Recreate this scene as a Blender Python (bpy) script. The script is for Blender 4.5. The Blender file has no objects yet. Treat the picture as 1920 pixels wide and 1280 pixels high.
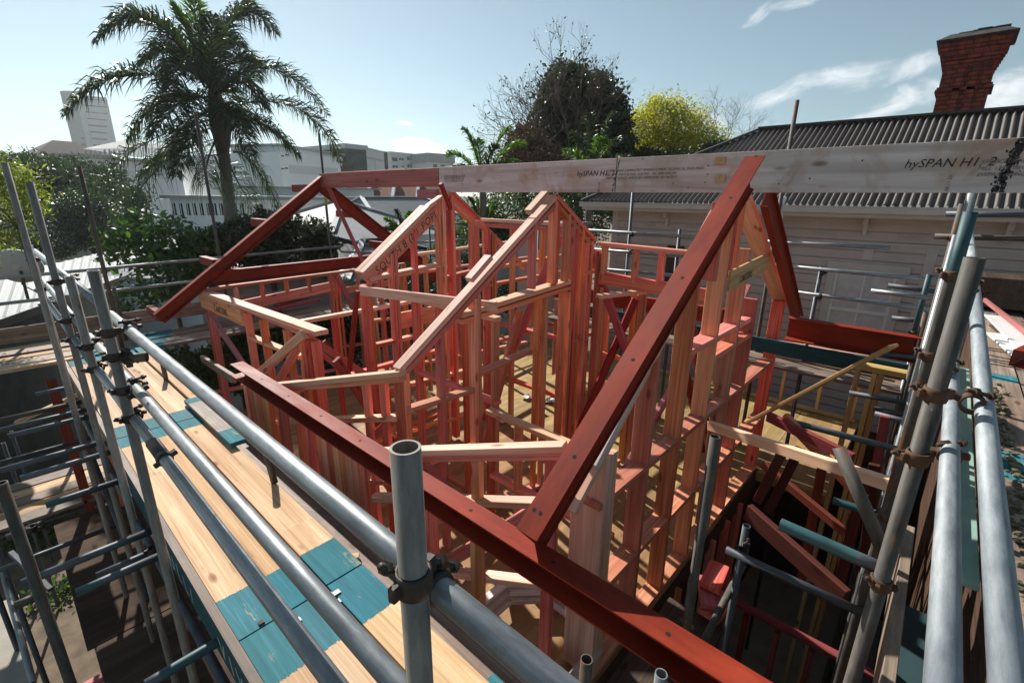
import bpy, bmesh, math, random
import numpy as np
from mathutils import Vector, Matrix
rnd = random.Random(7); nrs = np.random.RandomState(5)
SC = bpy.context.scene; COL = SC.collection
H = 7.0            # height of the camera above the ground; all points below are given relative to the camera
# ------------------------------------------------------------------ camera
f_, pitch_, roll_, yaw_ = 890.05, 0.294736, 0.0101192, 0.733689
F = Vector((math.cos(yaw_)*math.cos(pitch_), math.sin(yaw_)*math.cos(pitch_), -math.sin(pitch_)))
R = F.cross(Vector((0, 0, 1))).normalized(); U = R.cross(F)
R, U = R*math.cos(roll_)+U*math.sin(roll_), -R*math.sin(roll_)+U*math.cos(roll_)
cam = bpy.data.cameras.new("camera"); co = bpy.data.objects.new("camera", cam); COL.objects.link(co)
cam.sensor_width = 36; cam.lens = 36*f_/1920; cam.clip_start = .05; cam.clip_end = 6000
m3 = Matrix((R, U, -F)).transposed(); co.matrix_world = Matrix.Translation((0, 0, H)) @ m3.to_4x4()
SC.camera = co
# ------------------------------------------------------------------ sky and sun
SUN_AZ, SUN_EL = math.radians(75), math.radians(37)
w = bpy.data.worlds.new("World"); SC.world = w; w.use_nodes = True
nt = w.node_tree; N = nt.nodes; L = nt.links; N.clear()
out = N.new('ShaderNodeOutputWorld'); bg = N.new('ShaderNodeBackground'); bg.inputs[1].default_value = .068
sky = N.new('ShaderNodeTexSky'); sky.sky_type = 'NISHITA'; sky.sun_disc = False
sky.sun_elevation = SUN_EL; sky.sun_rotation = math.pi/2-SUN_AZ; sky.air_density = .9; sky.dust_density = .2; sky.ozone_density = 1.6
hsv = N.new('ShaderNodeHueSaturation'); hsv.inputs['Saturation'].default_value = .68; hsv.inputs['Hue'].default_value = .485
L.new(sky.outputs[0], hsv.inputs['Color'])
tc = N.new('ShaderNodeTexCoord')
def math_(op, a, b=None, clamp=False):
    n = N.new('ShaderNodeMath'); n.operation = op; n.use_clamp = clamp
    for i, v in enumerate((a, b)):
        if v is None: continue
        if isinstance(v, (int, float)): n.inputs[i].default_value = v
        else: L.new(v, n.inputs[i])
    return n.outputs[0]
def dot_(v):
    n = N.new('ShaderNodeVectorMath'); n.operation = 'DOT_PRODUCT'; L.new(tc.outputs['Generated'], n.inputs[0]); n.inputs[1].default_value = v; return n.outputs['Value']
def ray(px, py): return F+R*((px-960)/f_)-U*((py-640)/f_)
tint = N.new('ShaderNodeMix'); tint.data_type = 'RGBA'; tint.blend_type = 'MULTIPLY'; tint.inputs[0].default_value = 1; L.new(hsv.outputs[0], tint.inputs[6]); tint.inputs[7].default_value = (.86, 1.0, 1.0, 1)
cur = tint.outputs[2]
def cloud(px, py, wd, ht, rot, scale, dens, stretch=2.5, seed=0.0, rough=.6):
    global cur
    c = ray(px, py).normalized(); r = c.cross(Vector((0, 0, 1))).normalized(); u = r.cross(c)
    a = math.radians(rot); r, u = r*math.cos(a)+u*math.sin(a), -r*math.sin(a)+u*math.cos(a)
    x = math_('DIVIDE', dot_(r), wd/f_*.8); y = math_('DIVIDE', dot_(u), ht/f_*.8)
    fr = math_('GREATER_THAN', dot_(c), 0.2)
    r2 = math_('ADD', math_('MULTIPLY', x, x), math_('MULTIPLY', y, y))
    cb = N.new('ShaderNodeCombineXYZ'); L.new(dot_(r*(scale/stretch)), cb.inputs[0]); L.new(dot_(u*scale), cb.inputs[1]); cb.inputs[2].default_value = seed
    no = N.new('ShaderNodeTexNoise'); no.inputs['Scale'].default_value = 1; no.inputs['Detail'].default_value = 8; no.inputs['Roughness'].default_value = rough; no.inputs['Distortion'].default_value = .4
    L.new(cb.outputs[0], no.inputs['Vector'])
    v = math_('SUBTRACT', math_('ADD', math_('MULTIPLY', no.outputs[0], 2.6), -.65), r2)
    mr = N.new('ShaderNodeMapRange'); mr.interpolation_type = 'SMOOTHSTEP'; L.new(v, mr.inputs[0]); mr.inputs[1].default_value = 0; mr.inputs[2].default_value = dens[1]; mr.inputs[3].default_value = 0; mr.inputs[4].default_value = dens[0]
    mx = N.new('ShaderNodeMix'); mx.data_type = 'RGBA'; L.new(math_('MULTIPLY', mr.outputs[0], fr), mx.inputs[0]); L.new(cur, mx.inputs[6]); mx.inputs[7].default_value = (12.5, 12.6, 12.7, 1)
    cur = mx.outputs[2]
cloud(1530, 155, 150, 34, 14, 24, (.9, 1.3), 2.2, 1.3)
cloud(1700, 128, 120, 30, 12, 24, (.9, 1.3), 2.2, 4.3)
cloud(1725, 178, 85, 30, 10, 26, (.9, 1.1), 1.9, 7.7)
cloud(1900, 165, 95, 55, 8, 22, (.95, 1.1), 1.9, 2.1)
cloud(1420, 25, 40, 18, 40, 40, (.6, 1), 2.6, 5.1)
cloud(1500, 2, 60, 14, 5, 40, (.5, 1), 2.6, 6.1)
cloud(1620, 218, 70, 10, 6, 40, (.5, .9), 2.6, 9.1)
cloud(1320, 232, 60, 22, 4, 30, (.6, .9), 2.6, 3.1)
cloud(757, 231, 24, 6, -3, 50, (.9, .7), 3, 1.0)
cloud(775, 284, 110, 34, 0, 20, (1, .25), 1.2, 8.2, .55)
cloud(640, 300, 60, 14, 0, 30, (.8, .6), 1.6, 8.9)
cloud(60, 292, 120, 14, 0, 26, (.7, .8), 1.8, 3.9)
L.new(cur, bg.inputs[0]); L.new(bg.outputs[0], out.inputs[0])
sl = bpy.data.lights.new("sun", 'SUN'); sl.energy = 5.0; sl.angle = math.radians(.55); sl.color = (1, .95, .87)
so = bpy.data.objects.new("sun", sl); COL.objects.link(so)
sv = Vector((math.cos(SUN_AZ)*math.cos(SUN_EL), math.sin(SUN_AZ)*math.cos(SUN_EL), math.sin(SUN_EL)))
so.rotation_euler = sv.to_track_quat('Z', 'Y').to_euler(); so.location = (0, 0, 40)
vs = SC.view_settings; vs.view_transform = 'Standard'; vs.look = 'None'; vs.exposure = 0.50; vs.gamma = 1; vs.use_curve_mapping = False
SC.render.engine = 'CYCLES'; SC.cycles.max_bounces = 7; SC.cycles.diffuse_bounces = 4
# ------------------------------------------------------------------ point helpers
def at(px, py, **k):
    d = ray(px, py); (a, v), = k.items(); i = 'xyz'.index(a); return d*(v/d[i])
def dist(px, py, D):
    d = ray(px, py); return d*(D/d.length)
def hd(px, py, D):                # point at horizontal distance D
    d = ray(px, py); return d*(D/math.hypot(d.x, d.y))
# ------------------------------------------------------------------ materials
MATS = {}
def newmat(name):
    m = bpy.data.materials.new(name); m.use_nodes = True; MATS[name] = m
    return m, m.node_tree.nodes, m.node_tree.links, m.node_tree.nodes['Principled BSDF']
def ramp(n, stops):
    r = n.new('ShaderNodeValToRGB'); e = r.color_ramp.elements
    while len(e) < len(stops): e.new(.5)
    for s, (p, c) in zip(e, stops): s.position = p; s.color = (*c, 1)
    return r
def coord(n, l, sc, rand=True, kind='Object', rot=(0, 0, 0)):
    t = n.new('ShaderNodeTexCoord'); mp = n.new('ShaderNodeMapping'); mp.inputs['Scale'].default_value = sc; mp.inputs['Rotation'].default_value = rot
    l.new(t.outputs[kind], mp.inputs['Vector'])
    if rand:
        oi = n.new('ShaderNodeObjectInfo'); mu = n.new('ShaderNodeVectorMath'); mu.operation = 'SCALE'; mu.inputs[0].default_value = (37, 91, 53)
        l.new(oi.outputs['Random'], mu.inputs['Scale']); l.new(mu.outputs[0], mp.inputs['Location'])
    return mp.outputs[0]
def noise(n, l, vec, scale=1, detail=5, rough=.55, dist=0):
    o = n.new('ShaderNodeTexNoise'); o.inputs['Scale'].default_value = scale; o.inputs['Detail'].default_value = detail; o.inputs['Roughness'].default_value = rough; o.inputs['Distortion'].default_value = dist
    l.new(vec, o.inputs['Vector']); return o.outputs[0]
def mixc(n, l, fac, a, b, mode='MIX'):
    m = n.new('ShaderNodeMix'); m.data_type = 'RGBA'; m.blend_type = mode
    for i, v in ((0, fac), (6, a), (7, b)):
        if isinstance(v, (int, float)): m.inputs[i].default_value = v
        elif isinstance(v, tuple): m.inputs[i].default_value = (*v, 1)
        else: l.new(v, m.inputs[i])
    return m.outputs[2]
def bump(n, l, b, h, s=.3, d=.01):
    bp = n.new('ShaderNodeBump'); bp.inputs['Strength'].default_value = s; bp.inputs['Distance'].default_value = d; l.new(h, bp.inputs['Height']); l.new(bp.outputs[0], b.inputs['Normal'])
def randhsv(n, l, col, hv=.012, vv=.25, sv_=.12):
    oi = n.new('ShaderNodeObjectInfo'); h = n.new('ShaderNodeHueSaturation'); l.new(col, h.inputs['Color'])
    def mr(src, a, b):
        m = n.new('ShaderNodeMapRange'); l.new(src, m.inputs[0]); m.inputs[3].default_value = a; m.inputs[4].default_value = b; return m.outputs[0]
    def fr(k):
        m = n.new('ShaderNodeMath'); m.operation = 'MULTIPLY'; l.new(oi.outputs['Random'], m.inputs[0]); m.inputs[1].default_value = k
        g = n.new('ShaderNodeMath'); g.operation = 'FRACT'; l.new(m.outputs[0], g.inputs[0]); return g.outputs[0]
    l.new(mr(fr(7.3), .5-hv, .5+hv), h.inputs['Hue']); l.new(mr(fr(13.7), 1-vv, 1+vv), h.inputs['Value']); l.new(mr(fr(3.1), 1-sv_, 1+sv_), h.inputs['Saturation'])
    return h.outputs[0]
def wood(name, lo, mid, hi, knots=True, rough=.62, stain=None, vv=.2, grain=42, hv=.012, lam=0):
    m, n, l, b = newmat(name)
    v = coord(n, l, (1.0, grain, grain))
    g = noise(n, l, v, 1.0, 6, .6, .7)
    v2 = coord(n, l, (.35, 5, 5)); g2 = noise(n, l, v2, 1, 3, .5, 1.5)
    r = ramp(n, [(.25, lo), (.5, mid), (.75, hi)]); l.new(g, r.inputs[0])
    c = mixc(n, l, .35, r.outputs[0], (1, 1, 1), 'MULTIPLY')
    r2 = ramp(n, [(.3, (.72, .66, .62)), (.7, (1.12, 1.1, 1.1))]); l.new(g2, r2.inputs[0])
    c = mixc(n, l, 1.0, r.outputs[0], r2.outputs[0], 'MULTIPLY')
    if knots:
        vk = coord(n, l, (2.2, 6, 6)); vo = n.new('ShaderNodeTexVoronoi'); vo.inputs['Scale'].default_value = 1.1; l.new(vk, vo.inputs['Vector'])
        rk = ramp(n, [(.0, (.12, .07, .05)), (.09, (.5, .35, .3)), (.16, (1, 1, 1))]); l.new(vo.outputs['Distance'], rk.inputs[0])
        c = mixc(n, l, .85, c, rk.outputs[0], 'MULTIPLY')
    if stain:
        vs_ = coord(n, l, (2.4, 2.2, 2.2)); sn = noise(n, l, vs_, 1.3, 7, .62, .8)
        rs = ramp(n, [(.50, (0, 0, 0)), (.70, (.9, .9, .9))]); l.new(sn, rs.inputs[0]); c = mixc(n, l, rs.outputs[0], c, stain)
    c = randhsv(n, l, c, hv, vv)
    if lam:
        sp = n.new('ShaderNodeSeparateXYZ'); l.new(coord(n, l, (.42, 1/.055, 1), True), sp.inputs[0]); cb = n.new('ShaderNodeCombineXYZ')
        for i in (0, 1):
            fl = n.new('ShaderNodeMath'); fl.operation = 'FLOOR'; l.new(sp.outputs[i], fl.inputs[0]); l.new(fl.outputs[0], cb.inputs[i])
        wn = n.new('ShaderNodeTexWhiteNoise'); l.new(cb.outputs[0], wn.inputs[0]); rl = ramp(n, [(0, (.80, .76, .72)), (1, (1.1, 1.1, 1.12))]); l.new(wn.outputs[0], rl.inputs[0]); c = mixc(n, l, 1, c, rl.outputs[0], 'MULTIPLY')
        vd = coord(n, l, (2.5, 9, 9)); dn = noise(n, l, vd, 1, 8, .7); rd = ramp(n, [(.60, (1, 1, 1)), (.72, (.62, .55, .5))]); l.new(dn, rd.inputs[0]); c = mixc(n, l, 1, c, rd.outputs[0], 'MULTIPLY')
    l.new(c, b.inputs['Base Color']); b.inputs['Roughness'].default_value = rough; b.inputs['Specular IOR Level'].default_value = .25
    bump(n, l, b, g, .25, .003)
    return m
M_FRAME = wood('pink_framing_timber', (.44, .115, .07), (.70, .25, .155), (.83, .40, .27), hv=.022, vv=.30)
M_FRAME2 = wood('pale_sunlit_framing_timber', (.58, .31, .21), (.76, .49, .36), (.85, .61, .48), hv=.012, vv=.12)  # pale dried timber, with sunlight on the tops put into the colour
M_PINK = wood('magenta_treated_timber', (.34, .08, .10), (.48, .14, .15), (.56, .2, .2), vv=.15)
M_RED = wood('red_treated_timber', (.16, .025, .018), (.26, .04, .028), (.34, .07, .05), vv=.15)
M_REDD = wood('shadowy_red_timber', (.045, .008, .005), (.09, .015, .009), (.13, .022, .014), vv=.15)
M_LVL = wood('laminated_veneer', (.52, .41, .42), (.68, .57, .58), (.80, .71, .72), stain=(.46, .27, .18), vv=.05, knots=True, grain=14)
M_LVLG = wood('grey_laminated_veneer', (.48, .43, .42), (.64, .58, .57), (.75, .70, .69), stain=(.42, .28, .21), vv=.05, grain=12)
M_DECK = wood('new_plank', (.48, .29, .155), (.71, .50, .31), (.83, .65, .45), vv=.09, grain=55, hv=.006, rough=.8, lam=1)
M_OLD = wood('weathered_plank', (.13, .10, .08), (.26, .20, .155), (.40, .33, .27), vv=.22, stain=(.12, .10, .09), hv=.01)
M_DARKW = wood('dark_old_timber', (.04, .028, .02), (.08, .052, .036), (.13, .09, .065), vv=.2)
M_PLY = wood('plywood', (.05, .033, .022), (.085, .058, .04), (.12, .085, .055), knots=False, vv=.1, grain=6, rough=.9)  # base darkened so the colour carries the shade under the walkway
M_FLOOR = wood('flooring_sheet', (.27, .17, .065), (.40, .265, .115), (.50, .35, .17), knots=False, stain=(.24, .17, .09), vv=.05, grain=5)
M_YEL = wood('yellow_pine', (.42, .27, .12), (.58, .40, .19), (.68, .5, .27), vv=.12)
def paintwood(name, c, worn=(.45, .33, .22), amt=.62):
    m, n, l, b = newmat(name); v = coord(n, l, (2, 45, 45)); g = noise(n, l, v, 1, 6, .65, .3)
    r = ramp(n, [(.25, tuple(x*.65 for x in c)), (.55, c), (.8, tuple(min(1, x*1.4+.025) for x in c))]); l.new(g, r.inputs[0])
    v2 = coord(n, l, (3, 12, 12)); s = noise(n, l, v2, 1, 8, .7); rs = ramp(n, [(amt, (0, 0, 0)), (amt+.08, (1, 1, 1))]); l.new(s, rs.inputs[0])
    l.new(randhsv(n, l, mixc(n, l, rs.outputs[0], r.outputs[0], worn), .01, .12), b.inputs['Base Color']); b.inputs['Roughness'].default_value = .8; b.inputs['Specular IOR Level'].default_value = .2; bump(n, l, b, g, .2, .002); return m
M_TEAL = paintwood('teal_painted_wood', (.05, .19, .23)); M_TEALD = paintwood('dark_teal_board', (.02, .085, .105), (.2, .17, .14), .7)
def plain(name, c, rough=.6, metal=0, var=.15, sc=3, bmp=.0, c2=None, rand=True, spec=None, kind='Object'):
    m, n, l, b = newmat(name); v = coord(n, l, (sc, sc, sc), rand, kind); g = noise(n, l, v, 1, 6, .6)
    c2 = c2 or tuple(x*(1-var*2) for x in c); r = ramp(n, [(.3, c2), (.65, c)]); l.new(g, r.inputs[0])
    l.new(r.outputs[0], b.inputs['Base Color']); b.inputs['Roughness'].default_value = rough; b.inputs['Metallic'].default_value = metal
    if spec is not None: b.inputs['Specular IOR Level'].default_value = spec
    if bmp: bump(n, l, b, g, bmp, .02)
    return m
def steel_red():
    m, n, l, b = newmat('red_primed_steel'); v = coord(n, l, (2, 9, 9)); g = noise(n, l, v, 1, 8, .65)
    r = ramp(n, [(.3, (.18, .019, .008)), (.6, (.29, .034, .013)), (.8, (.33, .05, .024))]); l.new(g, r.inputs[0])
    v2 = coord(n, l, (14, 60, 60)); s = noise(n, l, v2, 1, 4, .7); rs = ramp(n, [(.68, (0, 0, 0)), (.74, (1, 1, 1))]); l.new(s, rs.inputs[0])
    v4 = coord(n, l, (1.1, 3, 3)); d4 = noise(n, l, v4, 1, 8, .7); r4 = ramp(n, [(.35, (.68, .66, .66)), (.62, (1.12, 1.1, 1.1)), (.75, (1.35, 1.6, 1.7))]); l.new(d4, r4.inputs[0])
    l.new(mixc(n, l, 1, mixc(n, l, rs.outputs[0], r.outputs[0], (.10, .03, .02)), r4.outputs[0], 'MULTIPLY'), b.inputs['Base Color'])
    rr = ramp(n, [(.3, (.5,)*3), (.7, (.7,)*3)]); l.new(g, rr.inputs[0]); l.new(rr.outputs[0], b.inputs['Roughness']); b.inputs['Specular IOR Level'].default_value = .2; bump(n, l, b, s, .08, .002); return m
M_STEEL = steel_red()
def galv(name, c1, c2, rust=.78, metal=.75, rough=(.3, .5)):
    m, n, l, b = newmat(name); v = coord(n, l, (7, 30, 30)); g = noise(n, l, v, 1, 8, .7)
    r = ramp(n, [(.3, c1), (.7, c2)]); l.new(g, r.inputs[0])
    v2 = coord(n, l, (4, 14, 14)); s = noise(n, l, v2, 1, 8, .7); rs = ramp(n, [(rust, (0, 0, 0)), (min(.99, rust+.06), (1, 1, 1))]); l.new(s, rs.inputs[0])
    v3 = coord(n, l, (1.2, 3, 3)); d = noise(n, l, v3, 1, 4); rd = ramp(n, [(.35, (.62, .64, .68)), (.65, (1.05, 1.05, 1.05))]); l.new(d, rd.inputs[0])
    c = mixc(n, l, 1, r.outputs[0], rd.outputs[0], 'MULTIPLY'); c = mixc(n, l, rs.outputs[0], c, (.16, .08, .04))
    v5 = coord(n, l, (9, 60, 60)); d5 = noise(n, l, v5, 1, 6, .7); r5 = ramp(n, [(.34, (.78, .78, .78)), (.52, (1, 1, 1)), (.70, (1.16, 1.15, 1.14))]); l.new(d5, r5.inputs[0]); c = mixc(n, l, 1, c, r5.outputs[0], 'MULTIPLY')
    v6 = coord(n, l, (16, 34, 34)); d6 = noise(n, l, v6, 1, 8, .75); r6 = ramp(n, [(.66, (0, 0, 0)), (.72, (.75, .75, .75))]); l.new(d6, r6.inputs[0]); c = mixc(n, l, r6.outputs[0], c, (.46, .45, .42))
    l.new(randhsv(n, l, c, .005, .12), b.inputs['Base Color']); b.inputs['Metallic'].default_value = metal
    rr = ramp(n, [(.3, (rough[0],)*3), (.7, (rough[1],)*3)]); l.new(g, rr.inputs[0]); l.new(rr.outputs[0], b.inputs['Roughness']); bump(n, l, b, g, .12, .001); return m
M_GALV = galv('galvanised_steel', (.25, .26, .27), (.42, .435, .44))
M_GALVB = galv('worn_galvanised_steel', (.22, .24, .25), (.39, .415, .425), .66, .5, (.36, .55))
M_TUBEO = galv('old_dull_steel', (.05, .043, .036), (.17, .15, .125), .55, .2, (.55, .8))
M_GALVW = galv('weathered_galvanised_steel', (.24, .27, .29), (.44, .47, .48), .69, .25, (.55, .75))
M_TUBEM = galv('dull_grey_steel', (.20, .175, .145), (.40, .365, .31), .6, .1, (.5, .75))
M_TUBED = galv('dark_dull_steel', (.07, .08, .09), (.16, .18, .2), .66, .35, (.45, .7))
M_TEALM = galv('teal_painted_steel', (.03, .085, .095), (.055, .145, .155), .66, .05, (.45, .65))
M_CLAMP = galv('blackened_clamp_steel', (.03, .025, .022), (.09, .075, .065), .62, .5, (.45, .7))
M_RUST = galv('rusty_clamp_steel', (.06, .03, .016), (.14, .07, .035), .6, .1, (.7, .9))
M_HOLE = plain('dark_hole', (.01, .008, .008), .9)
M_INK = plain('black_ink', (.035, .032, .035), .8); M_INKG = plain('green_ink', (.02, .10, .07), .7); M_INKL = plain('grey_ink', (.20, .17, .17), .8); M_WHITE = plain('white_paint', (.72, .73, .72), .5, var=.06)
M_INKW = plain('white_chalk_marks', (.55, .57, .57), .8)
M_CREAM = plain('taupe_weatherboard_paint', (.54, .45, .415), .55, var=.08); M_TRIM = plain('taupe_trim_paint', (.56, .51, .47), .5, var=.06); M_TRIMD = plain('brown_fascia', (.17, .135, .115), .5, var=.06)
M_RIDGE = plain('dark_brown_flashing', (.035, .028, .026), .45); M_GLASS = plain('window_pane', (.10, .12, .14), .12, var=.3, sc=2)
M_CURT = plain('net_curtain', (.62, .58, .59), .8, var=.12, sc=6)
M_SOIL = plain('soil', (.20, .15, .10), .95, sc=3, bmp=.8, c2=(.09, .065, .045), rand=False)
M_CONC = plain('concrete', (.42, .39, .33), .85, sc=2.5, bmp=.1, c2=(.30, .28, .24), rand=False)
M_ROOFL = plain('pale_roof_metal', (.34, .36, .37), .7, .0, .1, 1.5); M_ROOFG = plain('grey_roof_metal', (.20, .21, .22), .45, .3, .12, 1.5); M_ROOFD = plain('charcoal_roof', (.05, .053, .058), .5, .2, .1, 1.5)
M_BW = plain('white_render', (.86, .88, .89), .7, var=.05, sc=.2); M_BG = plain('grey_render', (.46, .49, .51), .7, var=.06, sc=.3); M_BGL = plain('pale_grey_render', (.64, .67, .68), .7, var=.05, sc=.3)
M_WIN = plain('dark_window_glass', (.06, .075, .085), .12, var=.4, sc=.6); M_CURTD = plain('dull_dark_teal_sheet', (.02, .06, .07), .7)
M_GREEN = plain('dark_green_cladding', (.02, .075, .045), .6, var=.12, sc=.6); M_TERR = plain('terracotta_roof', (.24, .085, .045), .8, var=.15, sc=1)
M_BRK0 = plain('dark_brown_brick', (.06, .045, .04), .8)
M_MINT = plain('mint_painted_metal', (.34, .52, .43), .5, var=.1, sc=6); M_RUB = plain('mossy_rubble', (.19, .16, .09), .95, sc=9, bmp=1, c2=(.05, .05, .03))
M_SAND = plain('mustard_plastic', (.5, .35, .03), .5)
def brick():
    m, n, l, b = newmat('red_chimney_brick'); t = n.new('ShaderNodeTexCoord')
    sx = n.new('ShaderNodeSeparateXYZ'); l.new(t.outputs['Object'], sx.inputs[0]); ad = n.new('ShaderNodeMath'); l.new(sx.outputs[0], ad.inputs[0]); l.new(sx.outputs[1], ad.inputs[1])
    cb = n.new('ShaderNodeCombineXYZ'); l.new(ad.outputs[0], cb.inputs[0]); l.new(sx.outputs[2], cb.inputs[1])
    br = n.new('ShaderNodeTexBrick'); br.inputs['Color1'].default_value = (.32, .055, .025, 1); br.inputs['Color2'].default_value = (.18, .03, .018, 1); br.inputs['Mortar'].default_value = (.055, .03, .025, 1)
    br.inputs['Scale'].default_value = 1; br.inputs['Brick Width'].default_value = .22; br.inputs['Row Height'].default_value = .078; br.inputs['Mortar Size'].default_value = .012
    l.new(cb.outputs[0], br.inputs[0]); g = noise(n, l, t.outputs['Object'], 9, 5); rr = ramp(n, [(.3, (.5, .5, .5)), (.7, (1.3, 1.2, 1.2))]); l.new(g, rr.inputs[0])
    l.new(mixc(n, l, 1, br.outputs[0], rr.outputs[0], 'MULTIPLY'), b.inputs['Base Color']); b.inputs['Roughness'].default_value = .85
    bump(n, l, b, br.outputs['Fac'], .4, -.01); return m
M_BRICK = brick()
M_SOOT = plain('sooty_cement', (.075, .06, .055), .9, sc=8, bmp=.5, c2=(.02, .02, .018))
def leafmat(name, c1, c2, trans=.35, rough=.45):
    m, n, l, b = newmat(name); g = n.new('ShaderNodeNewGeometry')
    r = ramp(n, [(0, c1), (1, c2)]); l.new(g.outputs['Random Per Island'], r.inputs[0])
    l.new(r.outputs[0], b.inputs['Base Color']); b.inputs['Roughness'].default_value = rough
    tr = n.new('ShaderNodeBsdfTranslucent'); mu = mixc(n, l, 1, r.outputs[0], (1.6, 1.9, .8), 'MULTIPLY'); l.new(mu, tr.inputs[0])
    ms = n.new('ShaderNodeMixShader'); ms.inputs[0].default_value = trans; l.new(b.outputs[0], ms.inputs[1]); l.new(tr.outputs[0], ms.inputs[2])
    l.new(ms.outputs[0], n['Material Output'].inputs[0]); return m
M_LDARK = leafmat('dark_glossy_leaf', (.016, .028, .010), (.06, .075, .028), .2, .45)
M_LMAG = leafmat('magnolia_leaf', (.018, .032, .014), (.075, .07, .03), .2, .28)
M_LGREEN = leafmat('green_leaf', (.025, .065, .02), (.10, .16, .05), .35)
M_LYEL = leafmat('yellow_blossom_leaf', (.27, .24, .015), (.50, .43, .04), .45); M_LBUSH = leafmat('mid_green_leaf', (.03, .05, .02), (.07, .11, .04), .3)
M_LPALM = leafmat('palm_leaflet', (.02, .035, .018), (.055, .08, .035), .28, .4); M_LPALMY = leafmat('bright_palm_leaflet', (.045, .10, .015), (.13, .20, .035), .45, .4)
M_LBRN = leafmat('dry_twig_leaf', (.08, .045, .035), (.16, .09, .06), .1, .8); M_LHAZE = leafmat('grey_green_leaf', (.018, .032, .022), (.05, .08, .05), .25)
M_LFERN = leafmat('yellow_green_leaf', (.10, .13, .02), (.25, .26, .06), .45); M_GRASS = leafmat('lawn_grass', (.10, .2, .03), (.2, .33, .07), .3)
M_BARK = plain('grey_brown_bark', (.15, .115, .095), .9, sc=8, bmp=.6); M_PBARK = plain('palm_bark', (.17, .15, .13), .85, sc=6, bmp=.4)
# ------------------------------------------------------------------ object helpers
MW = {}
def link(name, me, M, parent=None):
    """M: matrix relative to the camera-height frame; parents may be Empties or parts"""
    o = bpy.data.objects.new(name, me); COL.objects.link(o)
    Mw = Matrix.Translation((0, 0, H)) @ M; MW[o.name] = Mw
    if parent is not None: o.parent = parent; o.matrix_basis = MW[parent.name].inverted() @ Mw
    else: o.matrix_basis = Mw
    return o
def tag(o, label=None, cat=None, group=None, kind=None):
    if label: o['label'] = label
    if cat: o['category'] = cat
    if group: o['group'] = group
    if kind: o['kind'] = kind
    return o
def thing(name, loc, label, cat, group=None):
    return tag(link(name, None, Matrix.Translation(Vector(loc))), label, cat, group)
def frame_m(p1, p2, up=(0, 0, 1)):
    p1 = Vector(p1); p2 = Vector(p2); x = (p2-p1).normalized(); up = Vector(up)
    if abs(x.dot(up)) > .98: up = Vector((0, 1, 0))
    y = up.cross(x).normalized(); z = x.cross(y)
    return Matrix(((x.x, y.x, z.x, p1.x), (x.y, y.y, z.y, p1.y), (x.z, y.z, z.z, p1.z), (0, 0, 0, 1)))
def me_from(bm, mats, smooth=False, name='m'):
    me = bpy.data.meshes.new(name); bm.to_mesh(me); bm.free()
    for m in (mats if isinstance(mats, (list, tuple)) else [mats]): me.materials.append(m)
    if smooth:
        for p in me.polygons: p.use_smooth = True
    return me
def add_box(bm, lo, hi, mi=0, bev=0):
    x0, y0, z0 = lo; x1, y1, z1 = hi
    vs_ = [bm.verts.new(p) for p in ((x0, y0, z0), (x1, y0, z0), (x1, y1, z0), (x0, y1, z0), (x0, y0, z1), (x1, y0, z1), (x1, y1, z1), (x0, y1, z1))]
    fs = [bm.faces.new([vs_[i] for i in q]) for q in ((3, 2, 1, 0), (4, 5, 6, 7), (0, 1, 5, 4), (1, 2, 6, 5), (2, 3, 7, 6), (3, 0, 4, 7))]
    for f in fs: f.material_index = mi
    if bev: bmesh.ops.bevel(bm, geom=list({e for f in fs for e in f.edges}), offset=bev, segments=1, affect='EDGES')
    return fs
def member(name, p1, p2, wy, hz, mat, parent=None, up=(0, 0, 1), off=(0, 0), bev=.003):
    """rectangular timber from p1 to p2, wy across, hz along up; off shifts the centreline"""
    L_ = (Vector(p2)-Vector(p1)).length; bm = bmesh.new()
    add_box(bm, (0, off[0]-wy/2, off[1]-hz/2), (L_, off[0]+wy/2, off[1]+hz/2), bev=bev)
    return link(name, me_from(bm, mat), frame_m(p1, p2, up), parent)
def lathe_x(bm, prof, seg=20, mi=0, smooth=True):
    rings = []
    for x, r in prof: rings.append([bm.verts.new((x, r*math.cos(2*math.pi*i/seg), r*math.sin(2*math.pi*i/seg))) for i in range(seg)])
    for k in range(len(rings)-1):
        for i in range(seg):
            f = bm.faces.new((rings[k][i], rings[k][(i+1) % seg], rings[k+1][(i+1) % seg], rings[k+1][i])); f.smooth = smooth; f.material_index = mi
def tube_me(L_, mats, paint=None, r=.02415, seg=20):
    bm = bmesh.new(); ri = r-.0042
    xs = [0, L_]; segs = [(0, L_, 0)]
    if paint:
        a, b2 = paint; segs = [s for s in ((0, a, 0), (a, b2, 1), (b2, L_, 0)) if s[1]-s[0] > 1e-4]
    for a, b2, mi in segs: lathe_x(bm, [(a, r), (b2, r)], seg, mi)
    lathe_x(bm, [(0, r), (0, ri), (L_, ri), (L_, r)], seg, 0, False)
    bmesh.ops.remove_doubles(bm, verts=bm.verts, dist=1e-5); bmesh.ops.recalc_face_normals(bm, faces=bm.faces)
    me = me_from(bm, mats)
    return me
def tube(p1, p2, label, mat=None, name='scaffold_tube', cat='scaffold tube', paint=None, group=None, r=.02415, seg=20, pm=None, parent=None):
    p1 = Vector(p1); p2 = Vector(p2); L_ = (p2-p1).length
    me = tube_me(L_, [mat or M_GALV, pm or M_TEALM], paint, r, seg)
    o = link(name, me, frame_m(p1, p2), parent)
    if label: tag(o, label, cat, group)
    return o
def vpost(px, py, zb, label, mat=None, group=None, paint=None, **k):
    """vertical standard with its top at a pixel on a plane, base at height zb"""
    t = at(px, py, **k); return tube((t.x, t.y, zb), t, label, mat, 'scaffold_standard', 'scaffold post', paint, group), t
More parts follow.
